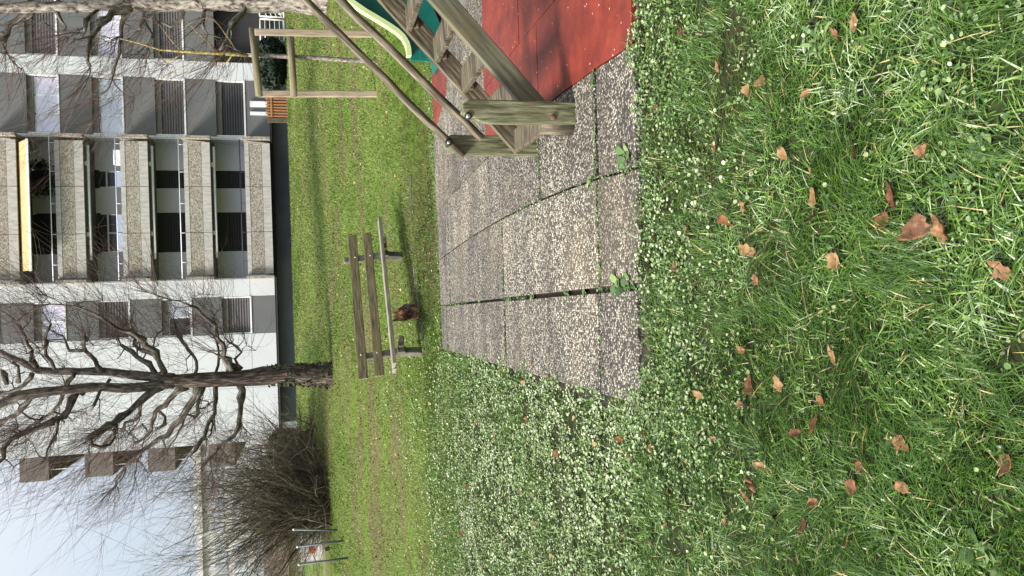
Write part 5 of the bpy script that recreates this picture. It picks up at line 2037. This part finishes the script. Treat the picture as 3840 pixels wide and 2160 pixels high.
B_ = {
    'tan': ('small tan dead leaf scattered in the near grass', [(2878, 302), (2833, 335), (3042, 352), (2814, 783), (3075, 641), (2650, 1479), (2606, 1743), (2881, 1743), (2468, 1676), (2661, 2004), (2740, 1952), (3202, 2027), (2963, 578), (2527, 1840)]),
    'rust': ('small rusty orange dead leaf scattered in the near grass', [(2706, 552), (2751, 827), (2594, 857), (3101, 1497), (3079, 1594), (2814, 1855), (2919, 1930), (2348, 1646), (2520, 1963)]),
    'brown': ('small brown dead leaf scattered in the near grass', [(2863, 1047), (3500, 563), (2803, 1512), (2807, 1311), (3086, 1878), (3049, 1960), (3217, 1825), (3247, 1743), (3403, 1825), (2438, 1624), (2456, 2034), (3407, 1661)]),
    'dark': ('small dark dead leaf scattered in the near grass', [(2483, 402), (2568, 78), (2483, 883), (3012, 1620), (3075, 809)]),
    'pink': ('small pinkish dead leaf scattered in the near grass', [(2695, 1643), (2553, 999), (2438, 15), (2580, 119), (2725, 253), (3153, 127)]),
}
for kd, (lab, pts) in B_.items():
    for (x, y) in pts:
        fallen(x, y, RNG.uniform(0.034, 0.058), kd, lab, group=lab.replace('leaf', 'leaves').replace('small', 'small'))
C_ = {'rust': ('rusty dead leaf on the creeping leaves left of the patio', [(2008, 1362), (1889, 1395), (1987, 1573), (1741, 1997), (1794, 1576), (2103, 1698)]),
      'tan': ('tan dead leaf on the creeping leaves left of the patio', [(1972, 1436), (2020, 1968), (1676, 1959), (1871, 1635), (2082, 2083)]),
      'dark': ('dark dead leaf on the creeping leaves left of the patio', [(2070, 1413), (1993, 1442), (1907, 2012), (1768, 1549), (1759, 1822)])}
for kd, (lab, pts) in C_.items():
    for (x, y) in pts:
        fallen(x, y, RNG.uniform(0.042, 0.072), kd, lab, group=lab.replace('leaf', 'leaves'))

# ------------------------------------------------------------------ camera, light, sky
cam = bpy.data.cameras.new('camera')
cam.sensor_width = 36
cam.lens = 36 * F_PX / 3840
cam.clip_start = 0.05
cam.clip_end = 3000
co = bpy.data.objects.new('camera', cam)
COL.objects.link(co)
R_ = V((1, 0, 0))
UP = V((0, ST, CT))
FW = V((0, CT, -ST))
lx = -math.sin(ROLL) * R_ - math.cos(ROLL) * UP
ly = math.cos(ROLL) * R_ - math.sin(ROLL) * UP
lz = -FW
mt = Matrix((lx, ly, lz)).transposed().to_4x4()
mt.translation = V((0, 0, EYE))
co.matrix_world = mt
SC.camera = co

SUN_EL, SUN_AZ = math.radians(40), math.radians(-114)      # azimuth from +Y towards +X
sd_ = V((math.sin(SUN_AZ) * math.cos(SUN_EL), math.cos(SUN_AZ) * math.cos(SUN_EL), math.sin(SUN_EL)))
sun = bpy.data.lights.new('sun', 'SUN')
sun.energy = 3.5
sun.angle = math.radians(15)
sun.color = (1.0, 0.95, 0.86)
so = bpy.data.objects.new('sun', sun)
COL.objects.link(so)
so.rotation_euler = (-sd_).to_track_quat('-Z', 'Y').to_euler()
wd = bpy.data.worlds.new('World')
SC.world = wd
wd.use_nodes = True
nt = wd.node_tree
bg = nt.nodes['Background']
sk = nt.nodes.new('ShaderNodeTexSky')
sk.sky_type = 'NISHITA'
sk.sun_disc = False
sk.sun_elevation = SUN_EL
sk.sun_rotation = SUN_AZ
sk.air_density = 1.2
sk.dust_density = 3.0
# thin overcast veil over the clear sky
tcw = nt.nodes.new('ShaderNodeTexCoord')
sx = nt.nodes.new('ShaderNodeSeparateXYZ')
nt.links.new(tcw.outputs['Generated'], sx.inputs[0])
over = ramp(nt, sx.outputs['Z'], [(0.0, (3.9, 4.1, 4.25)), (0.2, (4.0, 4.5, 5.1)), (0.5, (6.6, 6.8, 7.0)), (1.0, (10.8, 10.7, 10.5))])
veil = mixc(nt, 0.82, sk.outputs[0], over)
nt.links.new(veil, bg.inputs['Color'])
bg.inputs['Strength'].default_value = 0.075
vs_ = SC.view_settings
vs_.view_transform = 'Standard'
vs_.look = 'None'
vs_.exposure = 1.25
vs_.gamma = 1.0
SC.cycles.max_bounces = 6
SC.cycles.diffuse_bounces = 3
SC.cycles.glossy_bounces = 3
SC.cycles.transparent_max_bounces = 4
SC.cycles.caustics_reflective = False
SC.cycles.caustics_refractive = False
